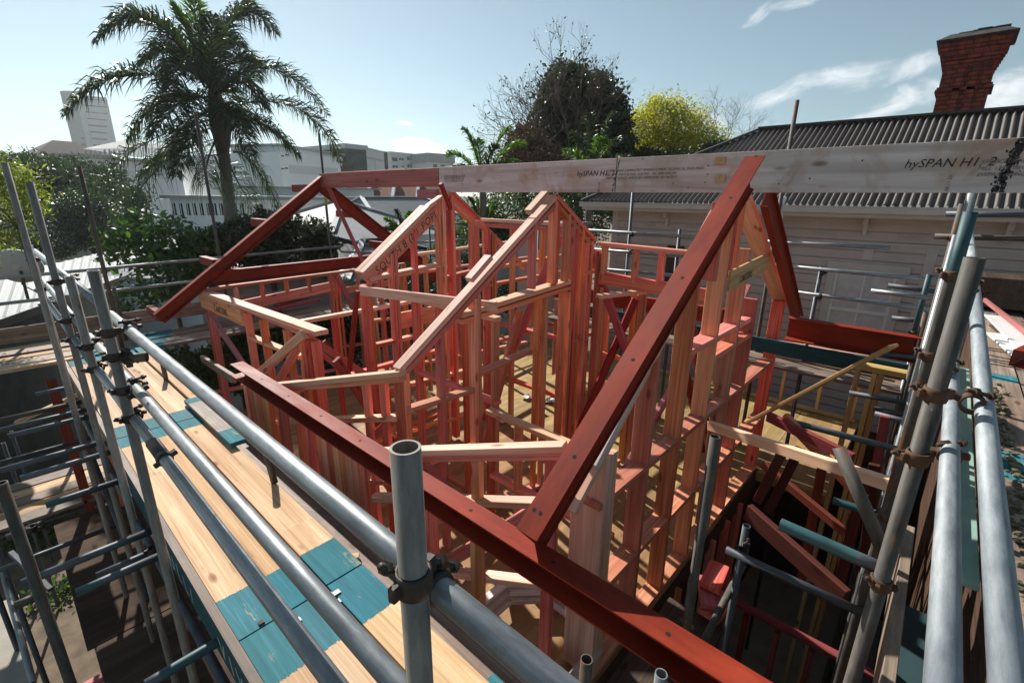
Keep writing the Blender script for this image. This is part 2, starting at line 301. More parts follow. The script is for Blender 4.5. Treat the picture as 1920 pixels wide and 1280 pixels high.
# coupler: two bands and two bolts, shared meshes
def band_me(mat):
    bm = bmesh.new(); r1, r2, hw = .0248, .0305, .021; sg = 24
    for k, (w_, ra, rb) in enumerate(((hw, r1, r2),)):
        rr = [(-w_, ra), (-w_, rb), (-w_*.5, rb+.002), (w_*.5, rb+.002), (w_, rb), (w_, ra)]
        lathe_x(bm, rr+[rr[0]], sg, 0, True)
    add_box(bm, (-.016, -.010, .026), (.016, .010, .052), bev=.003)
    add_box(bm, (-.014, -.014, -.048), (.014, .002, -.026), bev=.003)
    return me_from(bm, mat)
def bolt_me(mat):
    bm = bmesh.new(); lathe_x(bm, [(-.045, 0), (-.045, .0065), (.052, .0065), (.052, 0)], 10)
    lathe_x(bm, [(.016, .0), (.016, .0145), (.032, .0145), (.032, 0)], 6, 0, False)
    lathe_x(bm, [(-.034, .0), (-.034, .013), (-.024, .013), (-.024, 0)], 6, 0, False)
    return me_from(bm, mat)
BAND = {k: band_me(v) for k, v in (('d', M_CLAMP), ('r', M_RUST))}; BOLT = {k: bolt_me(v) for k, v in (('d', M_CLAMP), ('r', M_RUST))}
def coupler(p, a1, p2, a2, label, kind='d', twist=0, group=None):
    """p on tube 1 (axis a1), p2 on tube 2 (axis a2)"""
    p = Vector(p); p2 = Vector(p2); t = thing('scaffold_coupler', p, label, 'scaffold clamp', group)
    dirn = (p2-p); dirn = dirn.normalized() if dirn.length > 1e-3 else Vector((1, 0, 0))
    for q, ax, d in ((p, a1, dirn), (p2, a2, -dirn)):
        ax = Vector(ax).normalized(); M = frame_m(q, q+ax, d)
        link('clamp_band', BAND[kind], M, t)
        side = ax.cross(d).normalized()
        bq = q+side*.038
        link('clamp_bolt', BOLT[kind], frame_m(bq-d*.005, bq+d, ax), t)
    return t
def channel(name, p1, p2, W_, D_, up, side, mat=M_STEEL, parent=None, holes=(), t=.009, low=1.0):
    """steel channel: web of depth D_, flanges W_ wide pointing to 'side'; p1..p2 is the outer top corner at the web"""
    bm = bmesh.new(); L_ = (Vector(p2)-Vector(p1)).length
    # local: x along, z = up, y = flange direction sign
    M = frame_m(p1, p2, up); y = Vector((M[0][1], M[1][1], M[2][1])); s = 1 if y.dot(Vector(side)) > 0 else -1
    prof = [(0, 0), (W_, 0), (W_, -t), (t*2, -t*1.3), (t, -t*2.4), (t, -D_+t*2.4), (t*2, -D_+t*1.3), (W_*low+t, -D_+t), (W_*low+t, -D_), (0, -D_)]
    a = [bm.verts.new((0, s*q[0], q[1])) for q in prof]; b2 = [bm.verts.new((L_, s*q[0], q[1])) for q in prof]
    n = len(prof)
    for i in range(n): bm.faces.new((a[i], a[(i+1) % n], b2[(i+1) % n], b2[i]))
    bm.faces.new(a); bm.faces.new(list(reversed(b2)))
    bmesh.ops.recalc_face_normals(bm, faces=bm.faces)
    # bolt holes as small dark discs 1 mm proud of the flange / web
    for (u, kind) in holes:
        if kind == 'f': c = Vector((u, s*W_*.55, .001)); e1, e2 = Vector((1, 0, 0)), Vector((0, 1, 0))
        elif kind == 'g': c = Vector((u, s*W_*.25, .001)); e1, e2 = Vector((1, 0, 0)), Vector((0, 1, 0))
        else: c = Vector((u, s*(t+.001), -D_*.5)); e1, e2 = Vector((1, 0, 0)), Vector((0, 0, 1))
        vs_ = [bm.verts.new(c+e1*.011*math.cos(i*math.pi/6)+e2*.011*math.sin(i*math.pi/6)) for i in range(12)]
        fc = bm.faces.new(vs_); fc.material_index = 1
    return link(name, me_from(bm, [mat, M_HOLE]), M, parent)
def text_mesh(txt, size, mat, M, parent, name='printed_marking', ext=.0006, shear=.25, align='LEFT', spacing=1):
    c = bpy.data.curves.new(name, 'FONT'); c.body = txt; c.size = size; c.extrude = ext; c.shear = shear; c.align_x = align; c.space_character = spacing; c.resolution_u = 2
    o = bpy.data.objects.new(name, c); COL.objects.link(o); bpy.context.view_layer.update()
    me = bpy.data.meshes.new_from_object(o); bpy.data.objects.remove(o); bpy.data.curves.remove(c)
    me.materials.clear(); me.materials.append(mat)
    return link(name, me, M, parent)
def plane_m(p, xdir, ydir):
    x = Vector(xdir).normalized(); y = Vector(ydir); y = (y-x*y.dot(x)).normalized(); z = x.cross(y); p = Vector(p)
    return Matrix(((x.x, y.x, z.x, p.x), (x.y, y.y, z.y, p.y), (x.z, y.z, z.z, p.z), (0, 0, 0, 1)))
def boxes(name, items, mats, parent=None, loc=(0, 0, 0), bev=0):
    """items: (lo, hi, material index) in camera-relative coordinates"""
    loc = Vector(loc); bm = bmesh.new()
    for it in items:
        lo, hi = Vector(it[0])-loc, Vector(it[1])-loc
        lo, hi = Vector(map(min, lo, hi)), Vector(map(max, lo, hi)); add_box(bm, lo, hi, it[2] if len(it) > 2 else 0, bev)
    return link(name, me_from(bm, mats), Matrix.Translation(loc), parent)
def np_mesh(name, V_, Q, mat, loc, parent=None, smooth=False):
    me = bpy.data.meshes.new(name); loc = np.array(loc, float); V_ = np.asarray(V_, float)-loc; Q = np.asarray(Q, np.int32); k = Q.shape[1]
    me.vertices.add(len(V_)); me.vertices.foreach_set('co', V_.astype(np.float32).ravel()); me.loops.add(Q.size); me.loops.foreach_set('vertex_index', Q.ravel())
    me.polygons.add(len(Q)); me.polygons.foreach_set('loop_start', np.arange(0, Q.size, k, dtype=np.int32)); me.polygons.foreach_set('loop_total', np.full(len(Q), k, np.int32))
    if smooth: me.polygons.foreach_set('use_smooth', np.ones(len(Q), bool))
    me.update(calc_edges=True); me.materials.append(mat)
    return link(name, me, Matrix.Translation(Vector(loc)), parent)
# ------------------------------------------------------------------ ground, floors
FL = -3.42
def sheet(name, x0, y0, x1, y1, z, mat, t=.02, kind='structure'):
    o = boxes(name, [((x0, y0, z-t), (x1, y1, z))], mat, loc=(x0, y0, z)); tag(o, kind=kind); return o
def ground():
    n = 90; xs = np.concatenate([-np.geomspace(640, 22, 18), np.linspace(-20, 60, n), np.geomspace(64, 640, 18)]); ys = xs.copy(); gx, gy = np.meshgrid(xs, ys, indexing='ij')
    r = np.hypot(gx, gy); z = -7.0+.05*np.sin(gx*1.3)*np.cos(gy*1.7)*(r < 40)-np.clip(r-40, 0, 400)*.012
    V_ = np.stack([gx, gy, z], -1).reshape(-1, 3); m = len(xs); i, j = np.meshgrid(np.arange(m-1), np.arange(m-1), indexing='ij')
    a = (i*m+j).ravel(); Q = np.stack([a, a+m, a+m+1, a+1], 1); o = np_mesh('ground', V_, Q, M_SOIL, (0, 0, -7)); tag(o, kind='structure')
ground()
sheet('timber_floor', 1.72, 1.28, 5.0, 8.15, FL, M_FLOOR, .12)
sheet('lower_timber_floor', 5.0, 1.28, 9.0, 8.15, FL-.004, M_FLOOR, .12); sheet('floor_landing', 6.25, .5, 9.0, 1.276, FL-.008, M_FLOOR, .12)
sheet('concrete_slab', 1.5, -3.2, 9.2, 8.6, -6.84, M_CONC, .3)
def flip(d): return Vector(d)
class Wall:
    def __init__(s, name, label, cat, ax, val, depth=.09, mat=M_FRAME, loc=None, group=None):
        s.ax, s.v, s.d, s.m = ax, val, depth, mat; s.dd = Vector((0, 1, 0)) if ax == 'y' else Vector((1, 0, 0))
        s.root = thing(name, loc or ((3, val, FL) if ax == 'y' else (val, 4, FL)), label, cat, group)
    def P(s, p): return at(p[0], p[1], **{s.ax: s.v}) if len(p) == 2 else Vector(p)
    def stud(s, top, zb=None, w=.045, d=None, mat=None, bot=None, ins=0, name='stud'):
        t = s.P(top); d = d or s.d
        if bot is not None: zb = at(bot[0], bot[1], **{s.ax: s.v}).z
        zb = FL+.045 if zb is None else zb; j = rnd.uniform(.0015, .0045)+ins; b = Vector((t.x, t.y, zb))
        if s.ax == 'y': return member(name, b, t, w, d, mat or s.m, s.root, off=(0, d/2+j))
        return member(name, b, t, d, w, mat or s.m, s.root, off=(d/2+j, 0))
    def rail(s, a, b, h=.045, d=None, name='nogging', mat=None, ins=None, flat=False):
        a, b = s.P(a), s.P(b); d = d or s.d; M = frame_m(a, b); y = Vector((M[0][1], M[1][1], M[2][1])); sg = 1 if y.dot(s.dd) > 0 else -1
        j = rnd.uniform(.005, .008) if ins is None else ins
        return member(name, a, b, d, h, mat or s.m, s.root, off=(sg*(d/2+j), -h/2))
def stick(p1, p2, wy, hz, mat, label, cat='timber', name='timber', group=None, up=(0, 0, 1)):
    o = member(name, p1, p2, wy, hz, mat, up=up); return tag(o, label, cat, group)
# ------------------------------------------------------------------ ridge beam
XR = 4.1; yj = at(823, 340, x=XR).y
rb = thing('ridge_beam', (XR, 2, .05), 'long grey laminated ridge beam with printed lettering crossing above the frames', 'beam')
zb_, zt_ = .052, .352
def beam_seg(nm, y0, y1, mat, z0=zb_, z1=zt_, x0=XR, w_=.05):
    return member(nm, (x0+w_/2, y0, (z0+z1)/2), (x0+w_/2, y1, (z0+z1)/2), w_, z1-z0, mat, rb, bev=.002)
ysp = at(1155, 330, x=XR).y
beam_seg('laminated_board', yj-.003, ysp+.002, M_LVL); beam_seg('laminated_board', ysp-.002, -1.6, M_LVLG)
pb = member('ridge_board', (XR+.025, yj, .235), (XR+.025, 8.12, .235), .05, .228, M_PINK); tag(pb, 'short reddish pink ridge board joined to the far end of the grey beam', 'beam')
pb2 = member('ridge_board', (XR+.085, yj+.8, .25), (XR+.085, 8.0, .25), .045, .228, M_PINK); tag(pb2, 'second pink ridge board fixed behind the first, only its top edge showing', 'beam')
# printed marks on the beam (text runs toward -Y, facing -X)
def beam_text(txt, px, py, size, mat=M_INK, **k):
    p = at(px, py, x=XR-.0015); return text_mesh(txt, size, mat, plane_m(p, (0, -1, 0), (0, 0, 1)), rb, **k)
beam_text('hySPAN H1. 2', 1081, 331, .072); beam_text('hySPAN H1. 2', 1694, 315, .072)
for i, (a, px, py) in enumerate((('STRUCTURAL LAMINATED VENEER LUMBER TECHNICAL ENQUIRIES', 1137, 323), ('MILL 1298  08/07/20 2045  A-BOND   PH. 0800-808-131', 1134, 330), ('EWPAA  AS/NZS  4357.0  ED  APPROVAL 307 06-H1.2', 1136, 336.5))):
    beam_text(a, px, py, .030, M_INKL)
    beam_text(a, px+702-i*4, py-16+i*5.2, .030, M_INKL)
    beam_text('STRUCTURAL 08-H1.2 TECH'[:22-i], 832, 333+i*4.2, .034, M_INKL)
for px, py in ((1124, 361), (1778, 359)):
    p = at(px, py, x=XR-.0015); text_mesh('08.11.20', .028, M_INKL, plane_m(p, (0, 0, 1), (0, 1, 0)), rb, shear=0)
def blotch(y0, wd, parent, n=46, seed=1):
    r = random.Random(seed); bm = bmesh.new()
    for i in range(n):
        z = zb_+.004+(zt_-zb_-.008)*r.random(); yy = y0+r.gauss(0, wd*.28)-.2*(z-.2); a = r.uniform(.0015, .008)*(1.3 if wd > .05 else .5); b = r.uniform(.003, .014)*(1 if wd < .05 or r.random() > .15 else 1.8)
        pts = [(XR-.0012-.0001*(i % 6), yy+a*math.cos(t)*r.uniform(.6, 1.1), min(zt_-.002, max(zb_+.002, z+b*math.sin(t)*r.uniform(.6, 1.1)))) for t in [k*math.pi/4 for k in range(8)]]
        bm.faces.new([bm.verts.new(p) for p in pts])
    link('glue_smear', me_from(bm, M_INK), Matrix.Identity(4), parent)
blotch(ysp, .016, rb, 90, 3); yb2 = at(1893, 310, x=XR).y; blotch(yb2, .055, rb, 260, 4)
boxes('joint_gap', [((XR-.001, ysp-.003, zb_), (XR+.01, ysp+.003, zt_+.001)), ((XR-.001, yj-.004, .115), (XR+.01, yj+.002, zt_+.0015))], M_HOLE, rb, loc=(XR, ysp, .1))
for px, py in ((1352, 302), (1352, 335)): p = at(px, py, x=XR); boxes('packing_block', [((XR-.018, p.y-.035, p.z-.028), (XR-.002, p.y+.045, p.z+.03))], M_YEL, rb, loc=p)
bm = bmesh.new()
for px, py in ((1042, 324), (1328, 311), (1327, 327), (1322, 342), (1290, 352), (1205, 298), (1617, 301), (1518, 335), (1460, 345), (940, 340), (1262, 344)):
    p = at(px, py, x=XR-.0013); bm.faces.new([bm.verts.new((p.x, p.y+.006*math.cos(i), p.z+.006*math.sin(i))) for i in range(6)])
link('nail_hole', me_from(bm, M_HOLE), Matrix.Identity(4), rb)
stick((XR+.03, yj+.42, .03), (XR+.03, yj+.02, .03), .14, .11, M_PINK, 'short pink block wedged under the joint of the ridge beam', 'timber block', 'timber_block')
# ------------------------------------------------------------------ red steel
YG = 1.14                                             # plane of the near steel gable
ZE = -1.735
holes_e = [(i*.6+.1, 'f') for i in range(10)]+[(i*.6+.35, 'w') for i in range(10)]
o = channel('steel_beam', (1.66, 5.44, ZE), (1.66, -1.2, ZE), .128, .135, (0, 0, 1), (-1, 0, 0), holes=holes_e); tag(o, 'long red steel eave channel running diagonally across the foreground under the timber plates', 'steel beam')
ap = at(1404, 296, y=YG); ft = at(975, 1000, y=YG+.1)
def rafter(nm, lab, foot, apex, side, W_, D_, holes):
    o = channel(nm, foot, apex, W_, D_, Vector((0, 0, 1)), side, holes=holes, low=.18); tag(o, lab, 'steel rafter'); return o
foot = Vector((1.58, YG+.12, -1.70)); apex = Vector((4.07, YG+.02, .33))
f1 = at(967.6, 989, y=1.30); f2 = at(1397, 293, y=1.20)
rafter('steel_rafter', 'massive bright red steel rafter in front, rising from the eave channel to the ridge beam', f1, f2, (0, -1, 0), .135, .285, [(.12, 'f'), (.12, 'g'), (.45, 'f'), (1.1, 'f'), (1.75, 'f'), (2.5, 'f'), (2.95, 'f'), (3.05, 'g'), (.1, 'w'), (.3, 'w'), (.7, 'w'), (1.3, 'w'), (2.0, 'w'), (3.0, 'w')])
g1 = at(1440, 345, y=1.22); g2 = at(1499, 590, y=1.22)
o = channel('steel_rafter', g1, g2, .05, .22, (1, 0, .9), (0, -1, 0), holes=[(.5, 'w'), (1.1, 'w'), (1.6, 'w')]); tag(o, 'dark red steel rafter falling from the ridge beam to the far eave channel', 'steel rafter')
h1 = at(1482, 592, x=6.0); h2 = at(1742, 632, x=6.0)
o = channel('steel_beam', h1, (6.0, h2.y-.1, h2.z), .13, .25, (0, 0, 1), (-1, 0, 0), holes=()); tag(o, 'dark red steel eave channel on the far side below the house wall, near the gable', 'steel beam')
h1 = at(1450, 590, x=6.02)
o = channel('steel_beam', (6.03, h1.y+.3, h1.z-.03), (6.03, 4.6, h1.z-.05), .1, .2, (0, 0, 1), (1, 0, 0)); tag(o, 'dark red steel channel seen behind the inner frames below the clothes of scaffold planks'.replace('clothes of ', ''), 'steel beam')
# far (left) gable in steel
YB = 8.12
a = at(286, 588, y=YB); b = at(598, 330, y=YB)
o = channel('steel_rafter', a, b, .11, .17, (-.7, 0, 1), (0, -1, 0), holes=[(.3, 'w'), (1.2, 'w'), (2.1, 'w'), (2.9, 'w')]); tag(o, 'red steel rafter of the far gable sloping down left past the corner', 'steel rafter')
a = at(606, 340, y=YB+.05); b = at(862, 545, y=YB+.05)
o = channel('steel_rafter', a, b, .11, .2, (.7, 0, 1), (0, -1, 0), holes=[(.6, 'w'), (1.5, 'w'), (2.6, 'w')]); tag(o, 'red steel rafter of the far gable sloping down right behind the marked plate', 'steel rafter')
a = at(396, 508, y=YB-.06); b = at(765, 470, y=YB-.06)
o = channel('steel_beam', a, b, .1, .2, (0, 0, 1), (0, -1, 0), holes=[(.5, 'w'), (1.6, 'w'), (2.6, 'w'), (3.2, 'w')]); tag(o, 'red steel channel across the far gable wall above the window openings', 'steel beam')
for k, (px, py, lab) in enumerate(((297, 588, 'red steel stub at the very foot of the far left rafter'), (398, 487, 'red steel stub poking out low on the far left rafter'), (497, 412, 'red steel stub poking out high on the far left rafter'), (577, 346, 'red steel stub beside the far end of the ridge'))):
    p = at(px, py, y=YB+.03); o = channel('steel_cleat', p, p+Vector((0, .62 if k else .75, 0)), .09, .12, (0, 0, 1), (1, 0, 0)); tag(o, lab, 'steel stub')
p = at(660, 396, y=YB+.1); o = channel('steel_cleat', p, p+Vector((0, .6, 0)), .09, .12, (0, 0, 1), (1, 0, 0)); tag(o, 'red steel stub on the right slope of the far gable, behind the pink prop', 'steel stub')
p = at(722, 455, y=YB+.1); o = channel('steel_cleat', p, p+Vector((0, .6, 0)), .09, .12, (0, 0, 1), (1, 0, 0)); tag(o, 'red steel stub lowest on the right slope of the far gable', 'steel stub')
stick(at(616, 352, y=7.9), at(727, 590, y=7.2), .07, .045, M_PINK, 'thin magenta prop leaning from the far end of the ridge board', 'prop', 'timber_prop')
# ------------------------------------------------------------------ near timber gable
def roofz(x): return .045-(.857 if x < XR else .80)*abs(x-XR)
G = Wall('gable_frame', 'tall near gable frame of deep studs standing under the massive red rafter', 'wall frame', 'y', 1.30, .14, M_FRAME, (3.6, 1.3, FL))
for x in (2.95, 3.5, 4.06, 4.62):
    G.stud((x, 1.30, roofz(x)-.05)); 
for x, zt in ((3.84, -.02), (4.28, -.02), (4.14, .02)): G.stud((x, 1.30, zt), zb=-.62, d=.1)
for k in range(3): G.stud((2.36+.047*k, 1.30, roofz(2.36)-.1), d=.25, mat=M_FRAME2)
G.stud((5.1, 1.30, -.95)); G.stud((1473, 566), mat=M_FRAME)
G.rail((2.0, 1.30, roofz(2.0)), (XR, 1.30, roofz(XR)), .045, .16, 'raked_plate', ins=0, mat=M_FRAME2)
G.rail((2.2, 1.30, roofz(2.2)+.05), (XR-.35, 1.30, roofz(XR-.35)+.05), .047, .10, 'raked_plate', ins=-.004, mat=M_LVLG)
G.rail((1409, 361), (1478, 563), .05, .16, 'raked_plate', ins=0, mat=M_FRAME2); GE = at(1473, 566, y=1.3).x
G.rail((2.3, 1.3, -1.87), (GE, 1.3, -1.87), .045, .14)
G.rail((2.3, 1.3, -2.63), (GE, 1.3, -2.63), .045, .14)
G.rail((3.5, 1.3, -1.12), (5.0, 1.3, -1.12), .045, .14); G.rail((4.1, 1.3, -1.30), (5.1, 1.3, -1.30), .045, .14)
G.rail((2.2, 1.3, FL+.045), (GE+.03, 1.3, FL+.045), .045, .14, 'bottom_plate', ins=0)
G.rail((2.2, 1.275, FL-.003), (GE+.03, 1.275, FL-.003), .24, .045, 'edge_joist', ins=0, mat=M_DARKW)
c1, c2 = at(1369, 508, y=1.285), at(1442, 473, y=1.285)
bd = member('lintel_board', c1, c2, .025, .17, M_YEL, G.root, off=(0, -.085))
mt = at(1386, 531, y=1.270); text_mesh('CARTERS', .085, M_INKG, plane_m(mt, c2-c1, (0, 0, 1)), G.root, spacing=.95, shear=.1)
G.rail((3.98, 1.5, -.52), (4.75, 1.5, -.50), .05, .1, mat=M_FRAME2)
member('diagonal_brace', at(1402, 535, y=1.5), at(1350, 650, y=1.5), .07, .045, M_PINK, G.root)
stick(at(1325, 615, y=1.75), at(1100, 1005, y=1.75), .045, .09, M_PINK, 'long pink brace leaning behind the near gable studs', 'brace', 'timber_brace')
stick(at(1270, 620, y=2.3), at(1330, 905, y=1.9), .045, .09, M_RED, 'red brace crossing behind the near gable studs', 'brace', 'timber_brace')
# right-hand short return of the gable with its corner post
stick(at(1330, 797, x=3.75), at(1682, 912, x=3.1), .05, .075, M_FRAME2, 'pale timber rail reaching from the near gable out to the right scaffold', 'timber', 'timber_rail')
# ------------------------------------------------------------------ eave wall under the long channel
E = Wall('eave_wall_frame', 'low eave wall of close vertical boards directly under the long red channel', 'wall frame', 'x', 1.60, .09, M_FRAME, (1.6, 3, FL))
E.rail((1.6, 5.4, ZE-.15), (1.6, 1.2, ZE-.15), .045, .09, 'top_plate', ins=.03)
for y0, n in ((5.35, 7), (3.68, 8)):
    for k in range(n): E.stud((1.6+rnd.uniform(0, .004), y0-k*.098, ZE-.195), d=.045, w=.093, name='vertical_board')
for y0 in (4.5, 3.9, 2.2, 1.75): E.stud((1.6, y0, ZE-.195))
E.rail((1.6, 5.4, -2.6), (1.6, 1.3, -2.6)); E.rail((1.6, 5.42, FL+.045), (1.6, 1.2, FL+.045), .045, .09, 'bottom_plate', ins=0)
# ------------------------------------------------------------------ second gable
Y2 = 3.10
S = Wall('gable_frame', 'middle gable frame peaking under the ridge beam with offcut blocks nailed to its rake', 'wall frame', 'y', Y2, .09, M_FRAME, (3.4, Y2, FL))
S.rail((749, 692), (1043, 366), .045, .10, 'raked_plate', ins=0, mat=M_FRAME2); S.rail((752, 706), (1043, 380), .045, .09, 'raked_plate', ins=.004)
S.rail((1047, 364), (1119, 447), .045, .10, 'raked_plate', ins=0); S.rail((1046, 378), (1114, 458), .045, .09, 'raked_plate', ins=.004)
for a, b in (((994, 394), (1026, 358)), ((882, 522), (920, 478))): S.rail(a, b, .05, .09, 'offcut_block', ins=-.01, mat=M_FRAME2)
for px, py, bx, by in ((1006, 408, 1004, 542), (1045, 376, 1040, 532), (1070, 402, 1068, 528), (1050, 385, 1046, 532)): S.stud((px, py), bot=(bx, by), mat=M_FRAME)
for px, py in ((1080, 404), (1087, 415), (1096, 428)): S.stud((px, py))
S.stud((1113, 452)); S.stud((1106, 445), d=.12)
S.rail((868, 588), (1076, 524), .045, .14, 'ceiling_rail', mat=M_FRAME2); S.rail((868, 600), (1076, 535), .045, .14, 'ceiling_rail')
for px, py in ((757, 706), (764, 700), (830, 622), (893, 560), (900, 552), (1062, 545), (1072, 548)): S.stud((px, py))
S.stud((1027, 560), d=.06); S.stud((1012, 560), d=.06)
S.rail((764, 768), (893, 728)); S.rail((764, 880), (893, 836)); S.rail((752, 1000), (1100, 880), .045, .09, 'bottom_plate', ins=0)
S.rail((900, 700), (1000, 655)) ; S.rail((1075, 640), (1112, 622)); S.rail((1098, 510), (1116, 505))
# bottom rails of outshot plates in the roof plane
for nm, lab, a, b in (('plate_frame', 'low frame with a pale double top plate meeting the foot of the middle gable', (755, 694), (500, 720)), ('plate_frame', 'low frame with a bright double top plate running under the massive red rafter', (1060, 831), (692, 843))):
    yA = 3.09 if a[0] == 755 else 1.46
    A = at(*a, y=yA); B = at(*b, x=1.68); r = thing(nm, A, lab, 'wall frame')
    n_ = Vector((-(B-A).y, (B-A).x, 0)).normalized()
    for k, (h_, mt_) in enumerate(((0, M_FRAME2), (-.047, M_FRAME))): member('top_plate', A+Vector((0, 0, h_-.022)), B+Vector((0, 0, h_-.022)), .09-.004*k, .045, mt_, r)
    for t in (.0, .09, .2, .62) if yA > 2 else (.02, .36, .66):
        P = A.lerp(B, t+.03); member('stud', (P.x, P.y, FL+.03), (P.x, P.y, P.z-.09), .045, .085, M_FRAME, r)
    for dz in (-.42, -1.05): member('nogging', A.lerp(B, .04)+Vector((0, 0, dz)), B+Vector((0, 0, dz-.0)), .085, .045, M_FRAME2, r)
    member('diagonal_brace', A+Vector((.05, 0, -.35)), Vector((B.x, B.y, FL+.1)), .04, .09, M_FRAME, r)
stick(at(755, 885, y=2.95), at(650, 800, x=1.9), .045, .09, M_RED, 'short dark red rail across the opening below the pale double plate', 'timber', 'timber_rail')
# ------------------------------------------------------------------ third gable (with green handwriting)
Y1_ = 4.757
T = Wall('gable_frame', 'left gable frame with green handwriting along its raked plate', 'wall frame', 'y', Y1_, .09, M_FRAME, (3.4, Y1_, FL))
rp = T.rail((681, 511), (806, 385), .045, .10, 'raked_plate', ins=0, mat=M_FRAME2); T.rail((681, 511), (806, 385), .045, .09, 'raked_plate', ins=.103, mat=M_FRAME2)
T.rail((682, 517), (848, 356), .15, .045, 'raked_plate', ins=.012, mat=M_FRAME); T.rail((806, 385), (845, 357), .045, .09, 'raked_plate', ins=.02, mat=M_FRAME2)
pa, pb_ = at(682, 517, y=Y1_+.009), at(848, 356, y=Y1_+.009); dr = (pb_-pa).normalized(); upn = Vector((-dr.z, 0, dr.x))
text_mesh('SOUTH 8 (MI_POPI', .125, M_INKG, plane_m(pa+dr*.14-upn*.115, dr, upn), T.root, spacing=1.05, shear=.2, name='green_handwriting')
text_mesh('L3', .13, M_INKG, plane_m(pa+dr*1.72-upn*.12, dr, upn), T.root, shear=.2, name='green_handwriting')
T.rail((852, 358), (902, 408), .045, .10, 'raked_plate', ins=0); T.rail((852, 374), (898, 420), .06, .09, 'raked_plate', ins=.004)
member('short_strut', at(826, 344, y=Y1_-.12), at(845, 392, y=Y1_-.08), .045, .045, M_RED, T.root)
for px, py, d in ((824, 376, .09), (832, 370, .09), (846, 366, .09), (850, 366, .09), (735, 476, .09), (742, 470, .09), (779, 436, .09), (888, 412, .09), (897, 414, .09), (694, 540, .09), (688, 536, .12)): T.stud((px, py), d=d)
T.rail((694, 521), (838, 492), .045, .13, mat=M_FRAME2); T.rail((709, 645), (745, 637)); T.rail((745, 637), (780, 628))
T.rail((752, 587), (826, 572), .2, .045, 'lintel_board'); T.rail((830, 520), (888, 506)); T.rail((686, 830), (900, 770), .045, .09, 'bottom_plate', ins=0)
T.rail((709, 735), (890, 690))
A = at(675, 536, y=Y1_-.02); B = at(931, 566, y=3.02); stick(A+Vector((0, 0, -.05)), B+Vector((0, 0, -.05)), .045, .10, M_FRAME2, 'long tie board running from the foot of the left gable to the middle gable', 'timber', 'tie_board')
stick(at(670, 545, y=4.6), at(655, 695, y=4.9), .045, .045, M_RED, 'dark red steel-like strip standing at the foot of the left gable'.replace(' steel-like', ''), 'prop', 'timber_prop')
# ------------------------------------------------------------------ long partition between the gables
Pn = Wall('partition_frame', 'inner partition frame between the left and middle gables with two rows of noggings', 'wall frame', 'x', 4.9, .09, M_FRAME, (4.9, 4, FL))
Pn.rail((898, 409), (1060, 418), .045, .09, 'top_plate', ins=0, mat=M_FRAME2); Pn.rail((898, 419), (1060, 429), .045, .09, 'top_plate', ins=.004)
for px, py in ((905, 425), (957, 425), (1062, 428), (1014, 426)): Pn.stud((px, py), mat=M_FRAME)
Pn.rail((905, 598), (1060, 636)); Pn.rail((905, 693), (1056, 746)); Pn.rail((905, 784), (1060, 850), .045, .09, 'bottom_plate', ins=0)
member('diagonal_brace', at(1052, 440, x=4.86), at(903, 800, x=4.86), .045, .11, M_PINK, Pn.root)
Pw = Wall('partition_frame', 'inner partition frame between the middle gable and the massive red rafter with a deep lintel', 'wall frame', 'x', 4.9, .09, M_FRAME, (4.9, 2.2, FL))
Pw.rail((1122, 454), (1330, 474), .045, .09, 'top_plate', ins=0)
for px, py in ((1131, 462), (1190, 468), (1238, 473), (1290, 478)): Pw.stud((px, py), bot=(px, py+64))
Pw.rail((1122, 515), (1330, 552), .11, .045, 'lintel_board'); Pw.rail((1122, 510), (1330, 545), .045, .09)
Pw.stud((1128, 540)); Pw.stud((1120, 470))
r = thing('braced_frame', (5.3, 2.6, FL), 'small frame with crossed red braces beyond the middle gable', 'wall frame')
member('top_plate', at(1122, 556, y=2.75), at(1210, 546, x=5.2), .09, .045, M_FRAME2, r)
for px, py in ((1206, 550), (1192, 552), (1130, 558), (1138, 575)):
    t = at(px, py, x=5.25); member('stud', (t.x, t.y, FL), t, .045, .09, M_FRAME, r)
member('diagonal_brace', at(1192, 560, x=5.15), at(1086, 805, x=4.7), .045, .09, M_RED, r); member('diagonal_brace', at(1106, 466, x=4.98), at(1178, 668, x=4.9), .045, .1, M_PINK, r)
member('nogging', at(1118, 655, x=5.2), at(1160, 672, x=5.2), .09, .045, M_FRAME, r)
# more inner framing
Pa = Wall('partition_frame', 'short inner partition between the feet of the left and middle gables', 'wall frame', 'x', 3.35, .09, M_FRAME, (3.35, 4, FL))
for y_ in (3.3, 3.75, 4.2, 4.65): Pa.stud((3.35, y_, -1.22))
Pa.rail((3.35, 4.7, -1.17), (3.35, 3.25, -1.17), .045, .09, 'top_plate', ins=0, mat=M_FRAME2); Pa.rail((3.35, 4.7, -2.1), (3.35, 3.25, -2.1)); Pa.rail((3.35, 4.7, FL+.045), (3.35, 3.2, FL+.045), .045, .09, 'bottom_plate', ins=0)
Pb = Wall('partition_frame', 'inner partition behind the bright double top plate, running toward the middle gable', 'wall frame', 'x', 3.0, .09, M_FRAME, (3.0, 2.2, FL))
for y_ in (1.75, 2.2, 2.65, 3.02): Pb.stud((3.0, y_, -2.05))
Pb.rail((3.0, 3.05, -2.0), (3.0, 1.6, -2.0), .045, .09, 'top_plate', ins=0, mat=M_FRAME2); Pb.rail((3.0, 3.05, -2.7), (3.0, 1.6, -2.7)); Pb.rail((3.0, 3.05, FL+.045), (3.0, 1.6, FL+.045), .045, .09, 'bottom_plate', ins=0)
Pc = Wall('partition_frame', 'inner cross frame with sloping brace under the marked gable plate', 'wall frame', 'y', 5.6, .09, M_FRAME, (3.6, 5.6, FL))
for x_ in (2.4, 2.85, 3.3, 3.75, 4.2, 4.7): Pc.stud((x_, 5.6, -1.5))
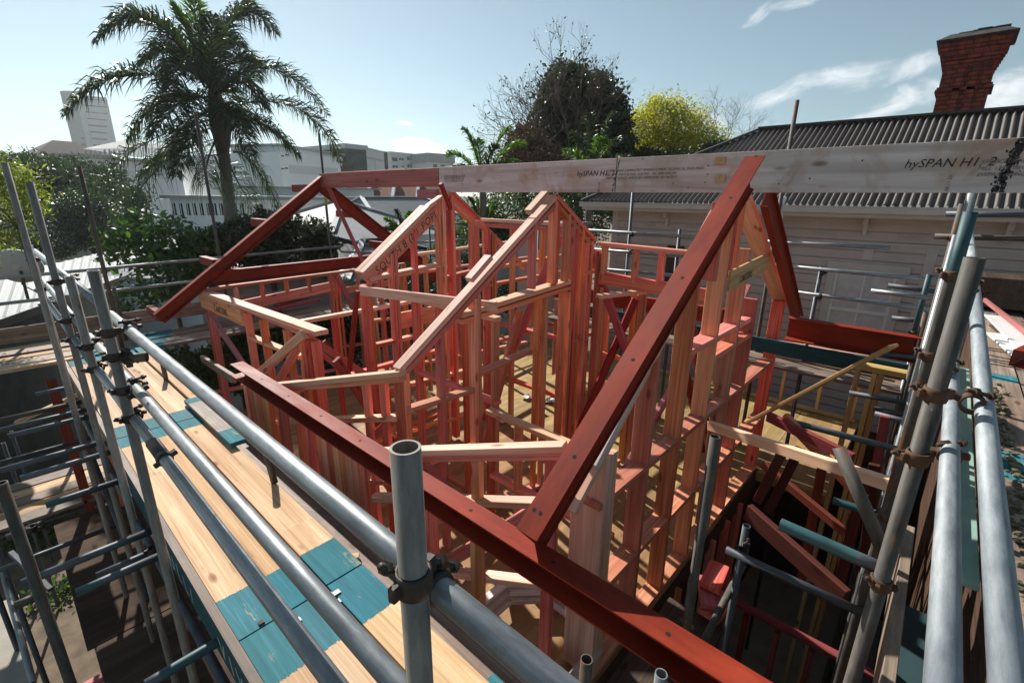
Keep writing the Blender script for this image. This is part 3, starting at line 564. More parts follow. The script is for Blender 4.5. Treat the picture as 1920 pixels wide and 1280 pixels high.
Pc.rail((2.3, 5.6, -1.45), (4.8, 5.6, -1.45), .045, .09, 'top_plate', ins=0, mat=M_FRAME2); Pc.rail((2.3, 5.6, -2.3), (4.8, 5.6, -2.3)); Pc.rail((2.3, 5.6, FL+.045), (4.8, 5.6, FL+.045), .045, .09, 'bottom_plate', ins=0)
member('diagonal_brace', (2.4, 5.57, -1.6), (4.2, 5.57, FL+.1), .04, .09, M_PINK, Pc.root)
for a_, b_, m_, l_ in (((2.2, 4.4, -1.6), (3.1, 4.5, FL+.05), M_RED, 'dark red brace slanting to the floor inside the left gable foot'), ((1.9, 2.7, -1.9), (2.9, 2.75, FL+.05), M_PINK, 'pink brace slanting to the floor behind the bright double plate'), ((3.9, 3.4, -1.2), (3.1, 3.45, FL+.05), M_FRAME, 'pale brace slanting to the floor behind the middle gable rail'), ((5.0, 2.0, -.9), (5.6, 1.6, FL+.05), M_RED, 'red brace slanting behind the near gable upper studs')): stick(a_, b_, .045, .09, m_, l_, 'brace', 'timber_brace')
# inner frame at the back, behind the left gable
Bk = Wall('partition_frame', 'back inner frame with bright rails seen through the left gable', 'wall frame', 'y', 6.4, .09, M_FRAME, (4.5, 6.4, FL))
Bk.rail((780, 475), (1010, 445), .045, .09, 'top_plate', ins=0, mat=M_FRAME2); Bk.rail((700, 520), (1000, 480)); Bk.rail((700, 600), (960, 565)); Bk.rail((690, 700), (990, 640), .045, .09, 'bottom_plate', ins=0)
for px, py in ((716, 520), (757, 512), (800, 478), (862, 465), (915, 460), (965, 455), (1005, 450)): Bk.stud((px, py))
Bk2 = Wall('partition_frame', 'far right inner frame with raked plates seen between the left and middle gables', 'wall frame', 'y', 4.9, .09, M_FRAME, (6, 4.9, FL))
Bk2.rail((902, 410), (990, 500), .06, .09, 'raked_plate', ins=.02); Bk2.stud((918, 430)); Bk2.stud((930, 440)); Bk2.stud((925, 436), d=.12)
Bk2.rail((900, 505), (1100, 470)); Bk2.rail((905, 535), (1100, 500)); Bk2.stud((1018, 470)); Bk2.stud((1068, 480)); Bk2.rail((930, 640), (1060, 600))
for k in range(7): Bk2.stud((1044+k*4.2, 560+k*1.2), d=.02, w=.085, bot=(1044, 700), name='vertical_board')
# ------------------------------------------------------------------ left wing wall
Wl = Wall('wing_wall_frame', 'left wing wall frame with a stencilled lintel and a pale top plate', 'wall frame', 'x', 2.07, .09, M_FRAME, (2.07, 6, FL))
Wl.rail((371, 543), (594, 621), .05, .14, 'top_plate', ins=-.02, mat=M_FRAME2)
Wl.rail((373, 549), (450, 580), .22, .045, 'lintel_board', ins=-.002)
lp = at(402, 583, x=2.07-.006); text_mesh('CARTERS', .13, M_INK, plane_m(lp, at(425, 592, x=2.064)-lp, (0, 0, 1)), Wl.root, shear=.0)
for px, py in ((381, 556), (385, 558), (456, 586), (486, 600), (530, 618), (562, 634), (574, 638), (584, 642), (568, 636)): Wl.stud((px, py))
Wl.rail((450, 574), (575, 628), .045, .085); Wl.rail((461, 629), (556, 668)); Wl.rail((450, 720), (590, 780))
member('diagonal_brace', at(394, 590, x=2.05), at(462, 690, x=2.05), .04, .09, M_PINK, Wl.root)
stick(at(570, 626, x=2.0), at(478, 708, x=1.8), .05, .09, M_FRAME2, 'pale prop leaning from the end of the left wing wall down to the red channel', 'prop', 'timber_prop')
stick(at(556, 655, x=2.05), at(520, 720, x=2.0), .045, .09, M_FRAME, 'pink prop behind the pale one at the end of the left wing wall', 'prop', 'timber_prop')
Wb = Wall('wing_wall_frame', 'far wing wall frame with short cripple studs over wide window openings', 'wall frame', 'y', 8.02, .09, M_FRAME, (4, 8, FL))
Wb.rail((385, 541), (760, 493), .045, .09, 'top_plate', ins=0)
for px, py in ((443, 536), (492, 530), (538, 524), (580, 519)): Wb.stud((px, py), bot=(px, py+30))
Wb.rail((400, 575), (626, 528), .16, .045, 'lintel_board'); Wb.rail((640, 540), (760, 520), .12, .045, 'lintel_board')
for px, py in ((390, 545), (620, 512), (627, 512), (634, 510), (700, 502), (760, 495), (672, 505)): Wb.stud((px, py))
Wb.rail((396, 735), (640, 690), .045, .09, 'bottom_plate', ins=0); Wb.rail((640, 650), (760, 630)); Wb.rail((640, 700), (840, 660), .045, .09, 'bottom_plate', ins=.01)
member('diagonal_brace', at(632, 516, y=7.98), at(668, 590, y=7.98), .045, .09, M_PINK, Wb.root)
member('diagonal_brace', at(588, 652, y=7.9), at(650, 700, y=7.9), .045, .09, M_FRAME, Wb.root)
stick(at(606, 640, y=6.5), at(660, 712, y=6.5), .045, .09, M_RED, 'red brace slanting down inside the left wing near its far wall', 'brace', 'timber_brace')
stick(at(380, 672, x=1.9), at(438, 710, x=1.6), .05, .1, M_OLD, 'weathered plank end leaning beside the near end of the left wing wall', 'plank', 'plank')
# ------------------------------------------------------------------ left scaffold: deck
ZD = -2.05
def plank(x0, x1, y0, y1, z, label, mat=M_DECK, bands=(), th=.038, along='y', group='planks of the left scaffold deck', bm_=M_TEAL, tilt=0):
    """plank along y (or x) with painted bands given as (start, end) along its length"""
    if along == 'y': p1, p2, wd = ((x0+x1)/2, y0, z-th/2), ((x0+x1)/2, y1, z-th/2+tilt), x1-x0
    else: p1, p2, wd = (x0, (y0+y1)/2, z-th/2), (x1, (y0+y1)/2, z-th/2+tilt), y1-y0
    L_ = (Vector(p2)-Vector(p1)).length; cuts = sorted({0.0, L_, *[b for bd in bands for b in bd]}); bm = bmesh.new()
    for a, b in zip(cuts, cuts[1:]):
        painted = any(s <= (a+b)/2 <= e for s, e in bands); e_ = .0006 if painted else 0
        add_box(bm, (a+.0001, -wd/2-e_, -th/2-e_), (b-.0001, wd/2+e_, th/2+e_), 1 if painted else 0, bev=.0)
    if bm_ is M_TEAL and mat is M_DECK:
        for bd in bands:
            for e_, sg in ((bd[0], -1), (bd[1], 1)):
                if .05 < e_ < L_-.05:
                    q = -wd/2
                    while q < wd/2-.001:
                        q2 = min(wd/2, q+rnd.uniform(.003, .011)); d_ = rnd.uniform(.001, .011)
                        bm.faces.new([bm.verts.new(p) for p in ((e_, q, th/2+.0009), (e_+sg*d_, (q+q2)/2-.001, th/2+.0009), (e_+sg*d_*.8, q2, th/2+.0009), (e_, q2, th/2+.0009))]).material_index = 1; q = q2
    o = link('scaffold_plank', me_from(bm, [mat, bm_]), frame_m(p1, p2)); return tag(o, label, 'plank', group)
nm = ('leftmost', 'middle', 'rightmost')
for i, (x0, x1) in enumerate(((.44, .657), (.668, .882), (.894, 1.11))):
    dy = (0, .0, .02)[i]
    plank(x0, x1, -1.3, 2.135+dy, ZD-.002*i, f'new pale foreground plank with a teal end, {nm[i]} of three', bands=[(3.10, 3.435+dy)])
    plank(x0, x1, 2.145+dy, 5.03, ZD-.001*i, f'pale plank between the two teal joints, {nm[i]} of three', bands=[(0, .32), (2.885-.22, 2.885-dy)])
    plank(x0, x1, 5.045, 7.98, ZD-.001*i, f'pale plank at the far end of the walkway, {nm[i]} of three', bands=[(0, .26), (2.66, 2.935)])
plank(1.13, 1.34, 5.3, 8.0, ZD+.02, 'single narrow plank lying raised at the far inner edge of the walkway', bands=[(2.4, 2.7)], group=None)
plank(1.06, 1.285, 4.12, 5.42, ZD+.055, 'short stained plank with blue ends lying on top of the walkway', M_OLD, bands=[(0, .3), (1.16, 1.30)], group=None)
MATS['x'] = 0
plank(1.19, 1.41, -1, 5.2, ZD-.30, 'long brown plank lying lower, between the walkway and the eave wall', M_OLD, group=None, th=.045)
stick((1.45, 3.9, ZD-.34), (1.45, 1.9, ZD-.34), .05, .05, M_RED, 'thin red batten lying beside the lower brown plank', 'batten', 'timber_batten')
stick((1.28, 2.52, ZD-.275), (1.16, 2.6, ZD-.27), .05, .03, M_YEL, 'small timber offcut lying on the lower brown plank', 'offcut', 'timber_offcut')
plank(1.0, 1.22, .95, 1.2, ZD-.12, 'teal plank end sticking out under the walkway beside the big clamp', M_TEAL, group=None)
for k, (px, py, l_) in enumerate(((556, 1163, 'metal clip bridging the left and middle planks at the teal joint'), (630, 1110, 'metal clip on the right plank at the teal joint'), (631, 1128, 'metal clip between the middle and right planks at the teal joint'))):
    p = at(px, py, z=ZD+.004); t = boxes('plank_clip', [((p.x-.022, p.y-.016, ZD+.0015), (p.x+.022, p.y+.016, ZD+.005)), ((p.x-.022, p.y-.014, ZD+.004), (p.x-.018, p.y+.014, ZD+.016))], M_BGL, loc=p, bev=.001); tag(t, l_, 'clip')
bm = bmesh.new(); p = at(490, 1167, z=ZD+.004)
for k in range(9): add_box(bm, (rnd.uniform(-.013, .006), rnd.uniform(-.012, .006), -.001), (rnd.uniform(.007, .014), rnd.uniform(.007, .013), rnd.uniform(.003, .009)))
tag(link('dry_leaf', me_from(bm, M_LBRN), Matrix.Translation(p)), 'curled brown dry leaf on the teal band of the left plank', 'leaf')
# toe board with chalked lettering
t = thing('toe_board', (.41, 2, ZD), 'teal toe board with white hand lettering along the outer edge of the walkway', 'toe board')
member('board', (.412, -1.2, ZD-.10), (.412, 4.98, ZD-.10), .042, .225, M_TEALD, t); member('worn_edge', (.412, -1.195, ZD+.0155), (.412, 4.975, ZD+.0155), .043, .006, M_OLD, t, bev=0)
for y0, tx in ((3.35, 'V U L L /'), (2.3, 'V I V L T / V'), (1.2, 'N V L')): text_mesh(tx, .15, M_INKW, plane_m((.412-.0225, y0, ZD-.17), (0, -1, 0), (0, 0, 1)), t, shear=-.2, spacing=1.1)
tag(member('toe_board', (.412, 5.02, ZD-.09), (.412, 8.0, ZD-.09), .04, .2, M_OLD), 'weathered toe board continuing beyond the teal one to the far end of the walkway', 'toe board')
# standards of the left scaffold
XP = .335; GZ = -6.95
ps = []
def std(px, py, x, lab, mat=M_TUBEM, zb=GZ):
    o, t_ = vpost(px, py, zb, lab, mat, x=x); ps.append(t_); return t_
tm = std(760, 838, .372, 'thick dull scaffold post with an open top in the foreground, beside the pale planks', M_TUBEM)
tA = std(174.7, 507, XP, 'open-topped scaffold post nearest the camera in the left row, clamped to three rails', M_TUBEM)
tB = std(130, 518, XP, 'open-topped scaffold post second in the left row from the camera', M_TUBEM)
tC = std(55, 459, XP, 'short scaffold post at the far end of the left row beside the satellite dish', M_TUBEM)
tD = std(8, 305, XP-.06, 'tall scaffold pole at the far end of the left row, top against the sky', M_TUBEM)
tE = std(55, 341, XP, 'tall scaffold pole between the second and the far posts of the left row', M_TUBEM)
o, tP = vpost(148, 311, -2.2, 'tall scaffold pole at the inner far corner of the walkway', M_TUBEO, y=8.2)
o, tQ = vpost(366, 210, GZ, 'tall thin scaffold pole crossing the palm trunk', M_TUBEO, y=9.5)
o, tR_ = vpost(598, 250, GZ, 'tall thin scaffold pole with a green mark by the far end of the ridge board', M_TUBEO, y=9.5)
p = at(611, 372, y=9.46); bm = bmesh.new(); lathe_x(bm, [(-.12, .0252), (-.06, .0258), (.08, .0258), (.13, .0252)], 16); link('green_paint_mark', me_from(bm, plain('lime_paint', (.35, .5, .05), .5)), frame_m((tR_.x, tR_.y, p.z), (tR_.x, tR_.y, p.z+1)), o)
# rails
yy = (-1.2,)
tube((.42, 3.47, -.665), (.42, -1.4, -.665), 'thick bright top guard rail sweeping across the foreground past the open post', M_GALVB)
tube((.40, 3.45, -.64+.02), (.36, 6.85, -.57), 'top guard rail of the far half of the walkway', M_GALVB)
tube((.385, 4.35, -.965), (.385, -1.4, -.945), 'middle guard rail above the pale planks', M_GALVB); tube((.385, 7.4, -.93), (.385, 4.37, -.965), 'middle guard rail of the far half of the walkway', M_GALVB)
tube((.352, 4.25, -1.12), (.352, -1.4, -1.12), 'lowest guard rail, leftmost over the pale planks', M_GALVB); tube((.35, 7.2, -1.08), (.35, 4.3, -1.12), 'lowest guard rail of the far half of the walkway', M_GALVB)
for (x, y, z, l_) in ((.385, 3.02, -.97, 'middle'), (.352, 2.48, -1.12, 'lowest')):
    bm = bmesh.new(); lathe_x(bm, [(-.1, .0245), (-.1, .029), (.1, .029), (.1, .0245)], 20)
    s_ = link('joint_sleeve', me_from(bm, M_TUBEO), frame_m((x, y, z), (x, y+1, z))); tag(s_, f'sleeve coupler joining the {l_} guard rail beside the nearest left post', 'sleeve')
    link('clamp_band', BAND['d'], frame_m((x, y-.1, z), (x, y, z), (1, 0, .4)), s_)
X_, Y_, Z_ = (1, 0, 0), (0, 1, 0), (0, 0, 1)
coupler((.372, tm.y, -.615), Z_, (.42, tm.y+.01, -.665), Y_, 'big black swivel clamp holding the foreground post to the thick guard rail')
coupler((.372, tm.y, -.96), Z_, (.385, tm.y, -.95), Y_, 'black clamp low on the foreground post at the middle rail') if False else None
for t_, nm_ in ((tA, 'nearest left post'), (tB, 'second left post'), (tE, 'tall pole of the left row'), (tC, 'far left post')):
    for z, xr, rn in ((-.655, .415, 'top'), (-.96, .385, 'middle'), (-1.115, .352, 'lowest')):
        if t_ is tB and rn == 'top': continue
        coupler((t_.x, t_.y, z+.0), Z_, (xr+.012, t_.y+.015, z), Y_, f'black clamp joining the {nm_} and the {rn} guard rail')
coupler((tA.x, tA.y, -.78), Z_, (tA.x+.05, tA.y, -.80), X_, 'black double clamp with a short tube end on the nearest left post')
tube((tA.x+.02, tA.y+.01, -.80), (tA.x+.12, tA.y-.05, -.80), 'short tube stub held by the double clamp on the nearest left post', M_TUBEO)
# stubs on the deck
b_ = at(515, 905, z=ZD); tube(b_, (b_.x-.01, b_.y+.06, ZD+.27), 'short dull tube stub rising from the right plank under the thick guard rail', M_TUBEO)
b_ = at(311.7, 712, z=ZD); tube(b_, (b_.x, b_.y+.02, ZD+.27), 'short tube stub rising from the far plank near the far end of the walkway', M_TUBEO)
# transoms
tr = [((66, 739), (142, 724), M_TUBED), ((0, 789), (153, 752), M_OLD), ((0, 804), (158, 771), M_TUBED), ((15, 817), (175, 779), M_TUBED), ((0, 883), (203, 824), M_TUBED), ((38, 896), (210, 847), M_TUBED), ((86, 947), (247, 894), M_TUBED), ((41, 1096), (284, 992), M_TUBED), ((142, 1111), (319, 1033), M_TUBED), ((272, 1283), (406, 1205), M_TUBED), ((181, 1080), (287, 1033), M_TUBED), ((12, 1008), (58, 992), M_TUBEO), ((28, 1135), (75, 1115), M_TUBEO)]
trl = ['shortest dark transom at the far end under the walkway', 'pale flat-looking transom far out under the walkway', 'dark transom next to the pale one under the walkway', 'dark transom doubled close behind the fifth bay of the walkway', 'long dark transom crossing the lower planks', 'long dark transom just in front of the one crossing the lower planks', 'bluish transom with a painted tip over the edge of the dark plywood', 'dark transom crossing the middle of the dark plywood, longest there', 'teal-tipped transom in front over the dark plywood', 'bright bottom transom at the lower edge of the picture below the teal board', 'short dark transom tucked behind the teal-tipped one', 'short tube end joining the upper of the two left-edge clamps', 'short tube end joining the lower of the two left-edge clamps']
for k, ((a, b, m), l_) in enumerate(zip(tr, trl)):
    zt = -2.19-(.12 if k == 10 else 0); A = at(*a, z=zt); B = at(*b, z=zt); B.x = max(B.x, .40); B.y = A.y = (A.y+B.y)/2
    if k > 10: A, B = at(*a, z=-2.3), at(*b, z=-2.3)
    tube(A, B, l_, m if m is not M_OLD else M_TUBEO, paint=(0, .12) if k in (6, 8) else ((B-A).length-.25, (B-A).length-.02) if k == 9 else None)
tG = std(2, 905, -.17, 'thick post at the left edge of the picture, nearest the bottom corner', M_TUBEO)
o, t1 = vpost(21, 808, GZ, 'slim dark pole with bright worn rings below the transoms', M_TUBED, x=-.32)
o, t2 = vpost(-12, 1010, GZ, 'dull post just inside the bottom left corner', M_TUBED, x=-.5)
o, t3_ = vpost(6, 830, GZ, 'dark post behind the slim ringed pole', M_TUBED, x=-.40)
stick(at(20, 1035, z=-3.2), at(95, 1105, z=-3.4), .04, .04, M_TUBED, 'dark diagonal tie between the left-edge posts', 'brace', 'scaffold_brace')
tube(at(170, 850, z=-2.5), at(332, 1262, z=-5.2), 'bluish inclined brace running down over the dark plywood', M_TUBED, 'scaffold_brace', 'scaffold brace')
tube(at(2, 1060, z=-3.6), at(62, 1280, z=-3.9), 'pale tube running down the left edge beside the pale sheet', M_GALVB, 'scaffold_tube')
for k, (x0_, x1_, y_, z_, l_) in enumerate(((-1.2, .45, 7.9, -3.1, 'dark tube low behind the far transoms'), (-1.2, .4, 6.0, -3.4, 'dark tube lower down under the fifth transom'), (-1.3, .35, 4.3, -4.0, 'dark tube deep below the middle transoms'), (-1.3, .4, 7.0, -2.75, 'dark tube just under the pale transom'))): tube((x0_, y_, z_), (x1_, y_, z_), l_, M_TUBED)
for k, (x_, y_, zt_, l_) in enumerate(((-.62, 6.4, -2.3, 'dark post left of the low platform'), (-.8, 8.0, -2.3, 'dark post at the far left of the low platform'))): tube((x_, y_, GZ), (x_, y_, zt_), l_, M_TUBED, 'scaffold_standard', 'scaffold post')
for k, (x_, z_, l_) in enumerate(((-.45, -2.32, 'long dark ledger running away under the transom ends'), (.36, -2.32, 'long dark ledger running away under the edge of the walkway'))): tube((x_, 8.2, z_), (x_, 1.5, z_), l_, M_TUBED)
tag(boxes('timber_offcuts', [((-.3+.2*k, 6.1+.15*k, -6.93), (-.1+.25*k, 6.2+.2*k, -6.86)) for k in range(4)], M_YEL, loc=(0, 6.1, -6.93), bev=.003), 'pile of pale offcuts on the dirt below the left scaffold', 'offcut pile')
for z, y0, l_ in ((-4.3, 8.4, 'lower ledger tube beneath the far planks'), (-3.3, 9.6, 'ledger tube behind the lower planks')): tube((-1.4, y0, z), (1.8, y0, z), l_, M_TUBED)
for k, (px, py, z) in enumerate(((205, 830, -2.14), (140, 715, -2.14), (287, 1030, -2.25), (60, 990, -2.3))):
    q = at(px, py, z=z); coupler(q, Z_, q+Vector((.045, 0, 0)), X_, f'black clamp under the edge of the walkway, {("at the second post", "at the tall pole", "below the nearest post", "on the thick left-edge post")[k]}')
# far platform across the back
for k in range(5):
    y0 = 8.1+k*.26; plank(-3.2, .9, y0, y0+.235, -2.05-.012*(k % 3), f'grey weathered plank of the far left platform, {("first", "second", "third", "fourth", "fifth")[k]} from the camera', M_OLD if k % 2 else M_DECK, along='x', bands=[(3.75, 4.1)] if k in (0, 1) else (), group='planks of the far platform')
for k in range(4):
    y0 = 8.36+k*.26; plank(1.15+.1*k, 6.6, y0, y0+.235, -2.16-.01*(k % 2), f'weathered plank behind the far wing wall, {("first", "second", "third", "fourth")[k]} from the camera', M_OLD, along='x', bands=[(0, .4)], group='planks behind the far wing wall')
for nm_, x0, x1, z, l_ in (('toe_board', -3.2, 1.3, -2.0, 'grey toe board along the far left platform'), ('toe_board', 1.3, 5.2, -1.98, 'grey toe board behind the far wing wall')):
    tag(member(nm_, (x0, 9.5, z+.06), (x1, 9.5, z+.08), .03, .22, M_OLD), l_, 'toe board')
tag(member('timber_batten', at(500, 583, z=-2.08), at(598, 562, z=-2.08), .09, .045, M_PINK), 'pink timber lying on the planks behind the far wing wall, lower of two', 'timber')
tag(member('timber_batten', at(520, 570, z=-2.06), at(575, 556, z=-2.06), .09, .09, M_PINK), 'pink timber lying on the planks behind the far wing wall, shorter and further', 'timber')
A = at(0, 527, y=9.45); B = at(640, 462, y=9.45)
tube((A.x-2, 9.45, A.z), (B.x, 9.45, B.z), 'upper guard rail along the far platform crossing in front of the magnolia', M_GALVB)
A = at(0, 574, y=9.45); B = at(345, 529, y=9.45); tube((A.x-2, 9.45, A.z), (B.x+2.6, 9.45, B.z+.03), 'lower guard rail along the far platform', M_GALVB)
tube(at(770, 455, y=9.6), at(1000, 442, y=9.6), 'upper thin rail seen behind the left gable and the palms', M_GALVB); tube(at(640, 472, y=9.6), at(1000, 480, y=9.6), 'second thin rail seen behind the left gable', M_GALVB); tube(at(770, 425, y=9.6), at(890, 418, y=9.6), 'highest thin rail seen behind the left gable post', M_GALVB)
vpost(804, 400, GZ, 'thin pole behind the left gable frame', M_TUBED, y=9.6)
vpost(213, 538, -2.0, 'short dull stub pole beside the nearest left post at the far platform', M_TUBEO, y=8.4)
# lower platform, plywood and pale sheet
for k in range(5): plank(-1.2, 1.4, 8.15+k*.26, 8.385+k*.26, -4.08-.01*(k % 2), f'plank of the low platform under the transoms, {("first", "second", "third", "fourth", "fifth")[k]} from the camera', M_DECK if k % 2 else M_OLD, along='x', bands=[(0, .55)] if k == 0 else (), group='planks of the low platform')
for k, (y0, y1) in enumerate(((5.35, 8.05), (2.6, 5.33))):
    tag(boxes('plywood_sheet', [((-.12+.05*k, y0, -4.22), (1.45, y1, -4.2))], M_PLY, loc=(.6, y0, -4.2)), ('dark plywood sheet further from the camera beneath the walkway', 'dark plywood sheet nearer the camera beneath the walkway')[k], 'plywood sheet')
tag(boxes('pale_board', [((-1.5, 3.2, -4.62), (-.56, 7.4, -4.6))], M_CONC, loc=(-1, 5, -4.6)), 'pale dusty sheet lying at the left edge below the scaffold', 'sheet')
tag(boxes('timber_stack', [((-.62, 7.6+.11*k, -6.9+.05*(k % 3)), (.6, 7.7+.11*k, -6.8+.05*(k % 3))) for k in range(4)], M_PINK, loc=(0, 7.6, -6.9), bev=.004), 'small stack of pink timber on the dirt below the left scaffold', 'timber stack')
stick((-.2, 9.8, -3.3), (.9, 9.6, -2.9), .1, .05, M_YEL, 'yellow board propped under the far end of the walkway', 'plank', 'plank')
stick((.55, 7.9, -2.3), (.65, 7.9, -6.9), .1, .1, M_FRAME, 'upright pink post below the far end of the walkway', 'timber', 'timber_post')
stick((.25, 8.2, -2.3), (.3, 8.2, -6.9), .1, .1, M_RED, 'dark red upright timber below the far end of the walkway, left of the pink one', 'timber', 'timber_post')
# ------------------------------------------------------------------ right scaffold
def dpost(px, py, x, lab, mat=M_TUBEO, zb=GZ, paint=None, pm=None):
    t_ = at(px, py, x=x); tag(tube((t_.x, t_.y, zb), t_, None, mat, 'scaffold_standard', paint=paint and (t_.z-zb-paint[1], t_.z-zb-paint[0]), pm=pm), lab, 'scaffold post'); return t_
r1 = dpost(1828, 483, 1.86, 'thick dirty scaffold post leaning across the right side in front of the others', M_TUBEO)
r2 = dpost(1820, 397, 2.75, 'scaffold post with a teal painted top behind the thick dirty right post', M_TUBEO, paint=(0, .27))
r3 = dpost(1805, 382, 5.6, 'slim scaffold post just left of the teal-topped one', M_TUBEO)
r4 = dpost(1794, 440, 4.6, 'slim tube standing between the teal-topped post and the one left of it', M_GALVB)
r5 = dpost(1824, 362, 4.0, 'thin upright showing above the teal-topped post', M_GALVB)
r6 = dpost(1743, 514, 6.2, 'short green stub post with rusty clamp by the neighbour window', M_TEALM, zb=-1.3)
r7 = dpost(1737, 585, 6.0, 'slim post below the short green stub', M_TUBEO)
r8 = dpost(1728, 595, 6.4, 'second slim post close behind the one below the green stub', M_GALVB)
tube((.2, -.225, -.80), (6.2, -.075, -.12), 'widest galvanised guard rail running up along the right edge of the picture', M_GALVW)
tube((.2, -.133, -.72), (6.2, -.13, -.80), 'second galvanised rail left of the widest one at the right edge', M_GALVW)
coupler((r1.x, r1.y, -.56), Z_, (r1.x+.08, -.15, -.59), X_, 'rusty orange clamp high on the thick right post at the widest rail', 'r')
coupler((r1.x-.02, r1.y, -.77), Z_, (r1.x+.06, -.135, -.765), X_, 'grey rusty clamp lower on the thick right post at the second rail', 'r')
coupler((r1.x, r1.y, -1.27), Z_, (r1.x+.05, -.06, -1.30), X_, 'rusty orange clamp at the top end of the worn toe board', 'r')
coupler((r2.x, r2.y, -.30), Z_, (r2.x+.05, -.09, -.34), X_, 'rusty clamp just below the teal top of the second right post', 'r')
coupler((r2.x, r2.y, -.66), Z_, (r2.x+.05, -.1, -.70), X_, 'rusty clamp halfway down the second right post', 'r')
coupler((r3.x, r3.y, -.30), Z_, (r3.x+.05, r3.y, -.31), Y_, 'small rusty clamp high on the slim post', 'r')
coupler((r6.x, r6.y, -1.28), Z_, (r6.x+.05, r6.y, -1.3), Y_, 'rusty clamp at the foot of the short green stub', 'r')
coupler((r2.x, r2.y, -1.5), Z_, (r2.x+.04, -.06, -1.5), X_, 'rusty clamp low on the second right post above the worn toe board', 'r')
tag(member('toe_board', at(1707, 985, z=-1.76), at(1664, 1290, z=-1.76), .045, .3, M_OLD, off=(0, -.15)), 'worn pale toe board running toward the camera at the bottom right', 'toe board')
def ytube(pl, pr, x, lab, mat=M_TUBED, paint=None, nm_='scaffold_tube'):
    A = at(*pl, x=x); B = at(*pr, x=x); tag(tube(B, A, None, mat, nm_, paint=paint and ((A-B).length-paint, (A-B).length-.001)), lab, 'scaffold tube')
ytube((1562, 938), (1672, 972), 3.35, 'short tube with a teal end poking in beside the leaning tube', M_TUBED, .28)
ytube((1463, 982), (1672, 1074), 1.9, 'thick tube with a teal end poking in from the right scaffold low down', M_TUBED, .25)
ytube((1362, 1030), (1625, 1152), 2.7, 'lowest dark tube poking in from the right scaffold over the void', M_TUBED)
ytube((1490, 792), (1705, 848), 4.2, 'dark teal-tipped tube in front of the sunlit lower floor', M_TUBED, .12)
ytube((1592, 736), (1728, 760), 5.6, 'dark tube at the end of the low yellow frame', M_TUBED)
ytube((1638, 766), (1738, 784), 5.6, 'dark tube above the doorway frame', M_TUBED) ; ytube((1640, 775), (1735, 800), 4.9, 'second dark tube just under the one above the doorway frame', M_TUBED)
ytube((1633, 662), (1740, 672), 5.9, 'teal-tipped tube lying across the far red channel', M_TUBED, .2)
ytube((1633, 545), (1755, 560), 6.1, 'short bright tube over the window, lower one', M_GALVB); ytube((1665, 535), (1765, 548), 6.3, 'short dark tube over the window', M_TUBED); ytube((1672, 596), (1750, 604), 6.3, 'short dark tube below the window sill', M_TUBED)
ytube((1773, 401), (2000, 404), 5.8, 'dark rail high at the right edge below the gutter', M_TUBED); ytube((1752, 443), (2000, 450), 5.8, 'dull rail below the high dark one at the right edge', M_TUBEO)
# leaning tube and inner standards
t_ = at(1573, 838, x=2.1); tube(at(1655, 1030, x=2.0), t_, 'open-topped tube leaning left in front of the timber rail', M_TUBEO)
t_ = at(1341, 818, x=2.2); tag(tube((t_.x, t_.y, GZ), t_, None, M_TUBEO, 'scaffold_standard'), 'dark stained post standing just outside the near gable', 'scaffold post')
t_ = at(1100, 1235, x=1.25); tag(tube((t_.x, t_.y, GZ), t_, None, M_TUBEO, 'scaffold_standard'), 'open-topped post peeping up at the bottom edge below the red channel', 'scaffold post')
t_ = at(1240, 1262, x=1.45); tag(tube((t_.x, t_.y, GZ), t_, None, M_GALVB, 'scaffold_standard'), 'capped pale post end at the bottom edge right of the open-topped one', 'scaffold post')
tube(at(1393, 1060, z=-2.6), at(1318, 1205, z=-2.6), 'worn tube slanting down under the lowest dark tube', M_TUBEO)
t_ = at(1400, 985, x=3.0); tag(tube((t_.x, t_.y, GZ), t_, None, M_TUBED, 'scaffold_standard'), 'dark post under the corner of the near gable', 'scaffold post')
q = at(1393, 1035, x=2.75); coupler(q, Z_, q+Vector((.05, 0, 0)), Y_, 'dark clamp where the lowest tube meets the post under the gable corner')
# far side rails (x = 6.8)
for a, b, l_ in (((1080, 430), (1330, 446), 'far guard rail behind the inner frames, upper one'), ((1080, 465), (1330, 484), 'far guard rail behind the inner frames, middle one'), ((1080, 500), (1330, 522), 'far guard rail behind the inner frames, lower one')):
    A = at(*a, x=6.8); B = at(*b, x=6.8); tube(A, B, l_, M_GALVB)
for a, b, l_, e in (((1440, 453), (1669, 465), 'far guard rail ending in front of the neighbour wall, upper one', 0), ((1440, 496), (1765, 526), 'far guard rail crossing the window head', 0), ((1440, 541), (1757, 582), 'far guard rail crossing the middle of the window', 0)):
    tube(at(*a, x=6.8), at(*b, x=6.8), l_, M_GALVB)
for px, py, l_, m in ((1188, 345, 'far pole in front of the neighbour eave', M_TUBED), (1541, 500, 'short far pole left of the neighbour window', M_TUBED), (1495, 188, 'tall far pole rising above the corrugated roof', M_TUBEO), (1012, 380, 'far pole behind the middle gable', M_TUBED), (1275, 430, 'short far pole hidden mostly by the massive red rafter', M_TUBED)):
    t_ = at(px, py, x=6.85); tag(tube((t_.x, t_.y, GZ), t_, None, m, 'scaffold_standard'), l_, 'scaffold post')
for px, py, l_ in ((1186, 438, 'upper clamp on the far pole in front of the neighbour eave'), (1183, 471, 'lower clamp on the far pole in front of the neighbour eave'), (1541, 511, 'clamp on the rail at the window head'), (1538, 555, 'clamp on the short pole left of the window'), (1300, 480, 'clamp on the far middle rail beside the massive red rafter')):
    q = at(px, py, x=6.8); coupler(q, Y_, q+Vector((.05, 0, 0)), Z_, l_)
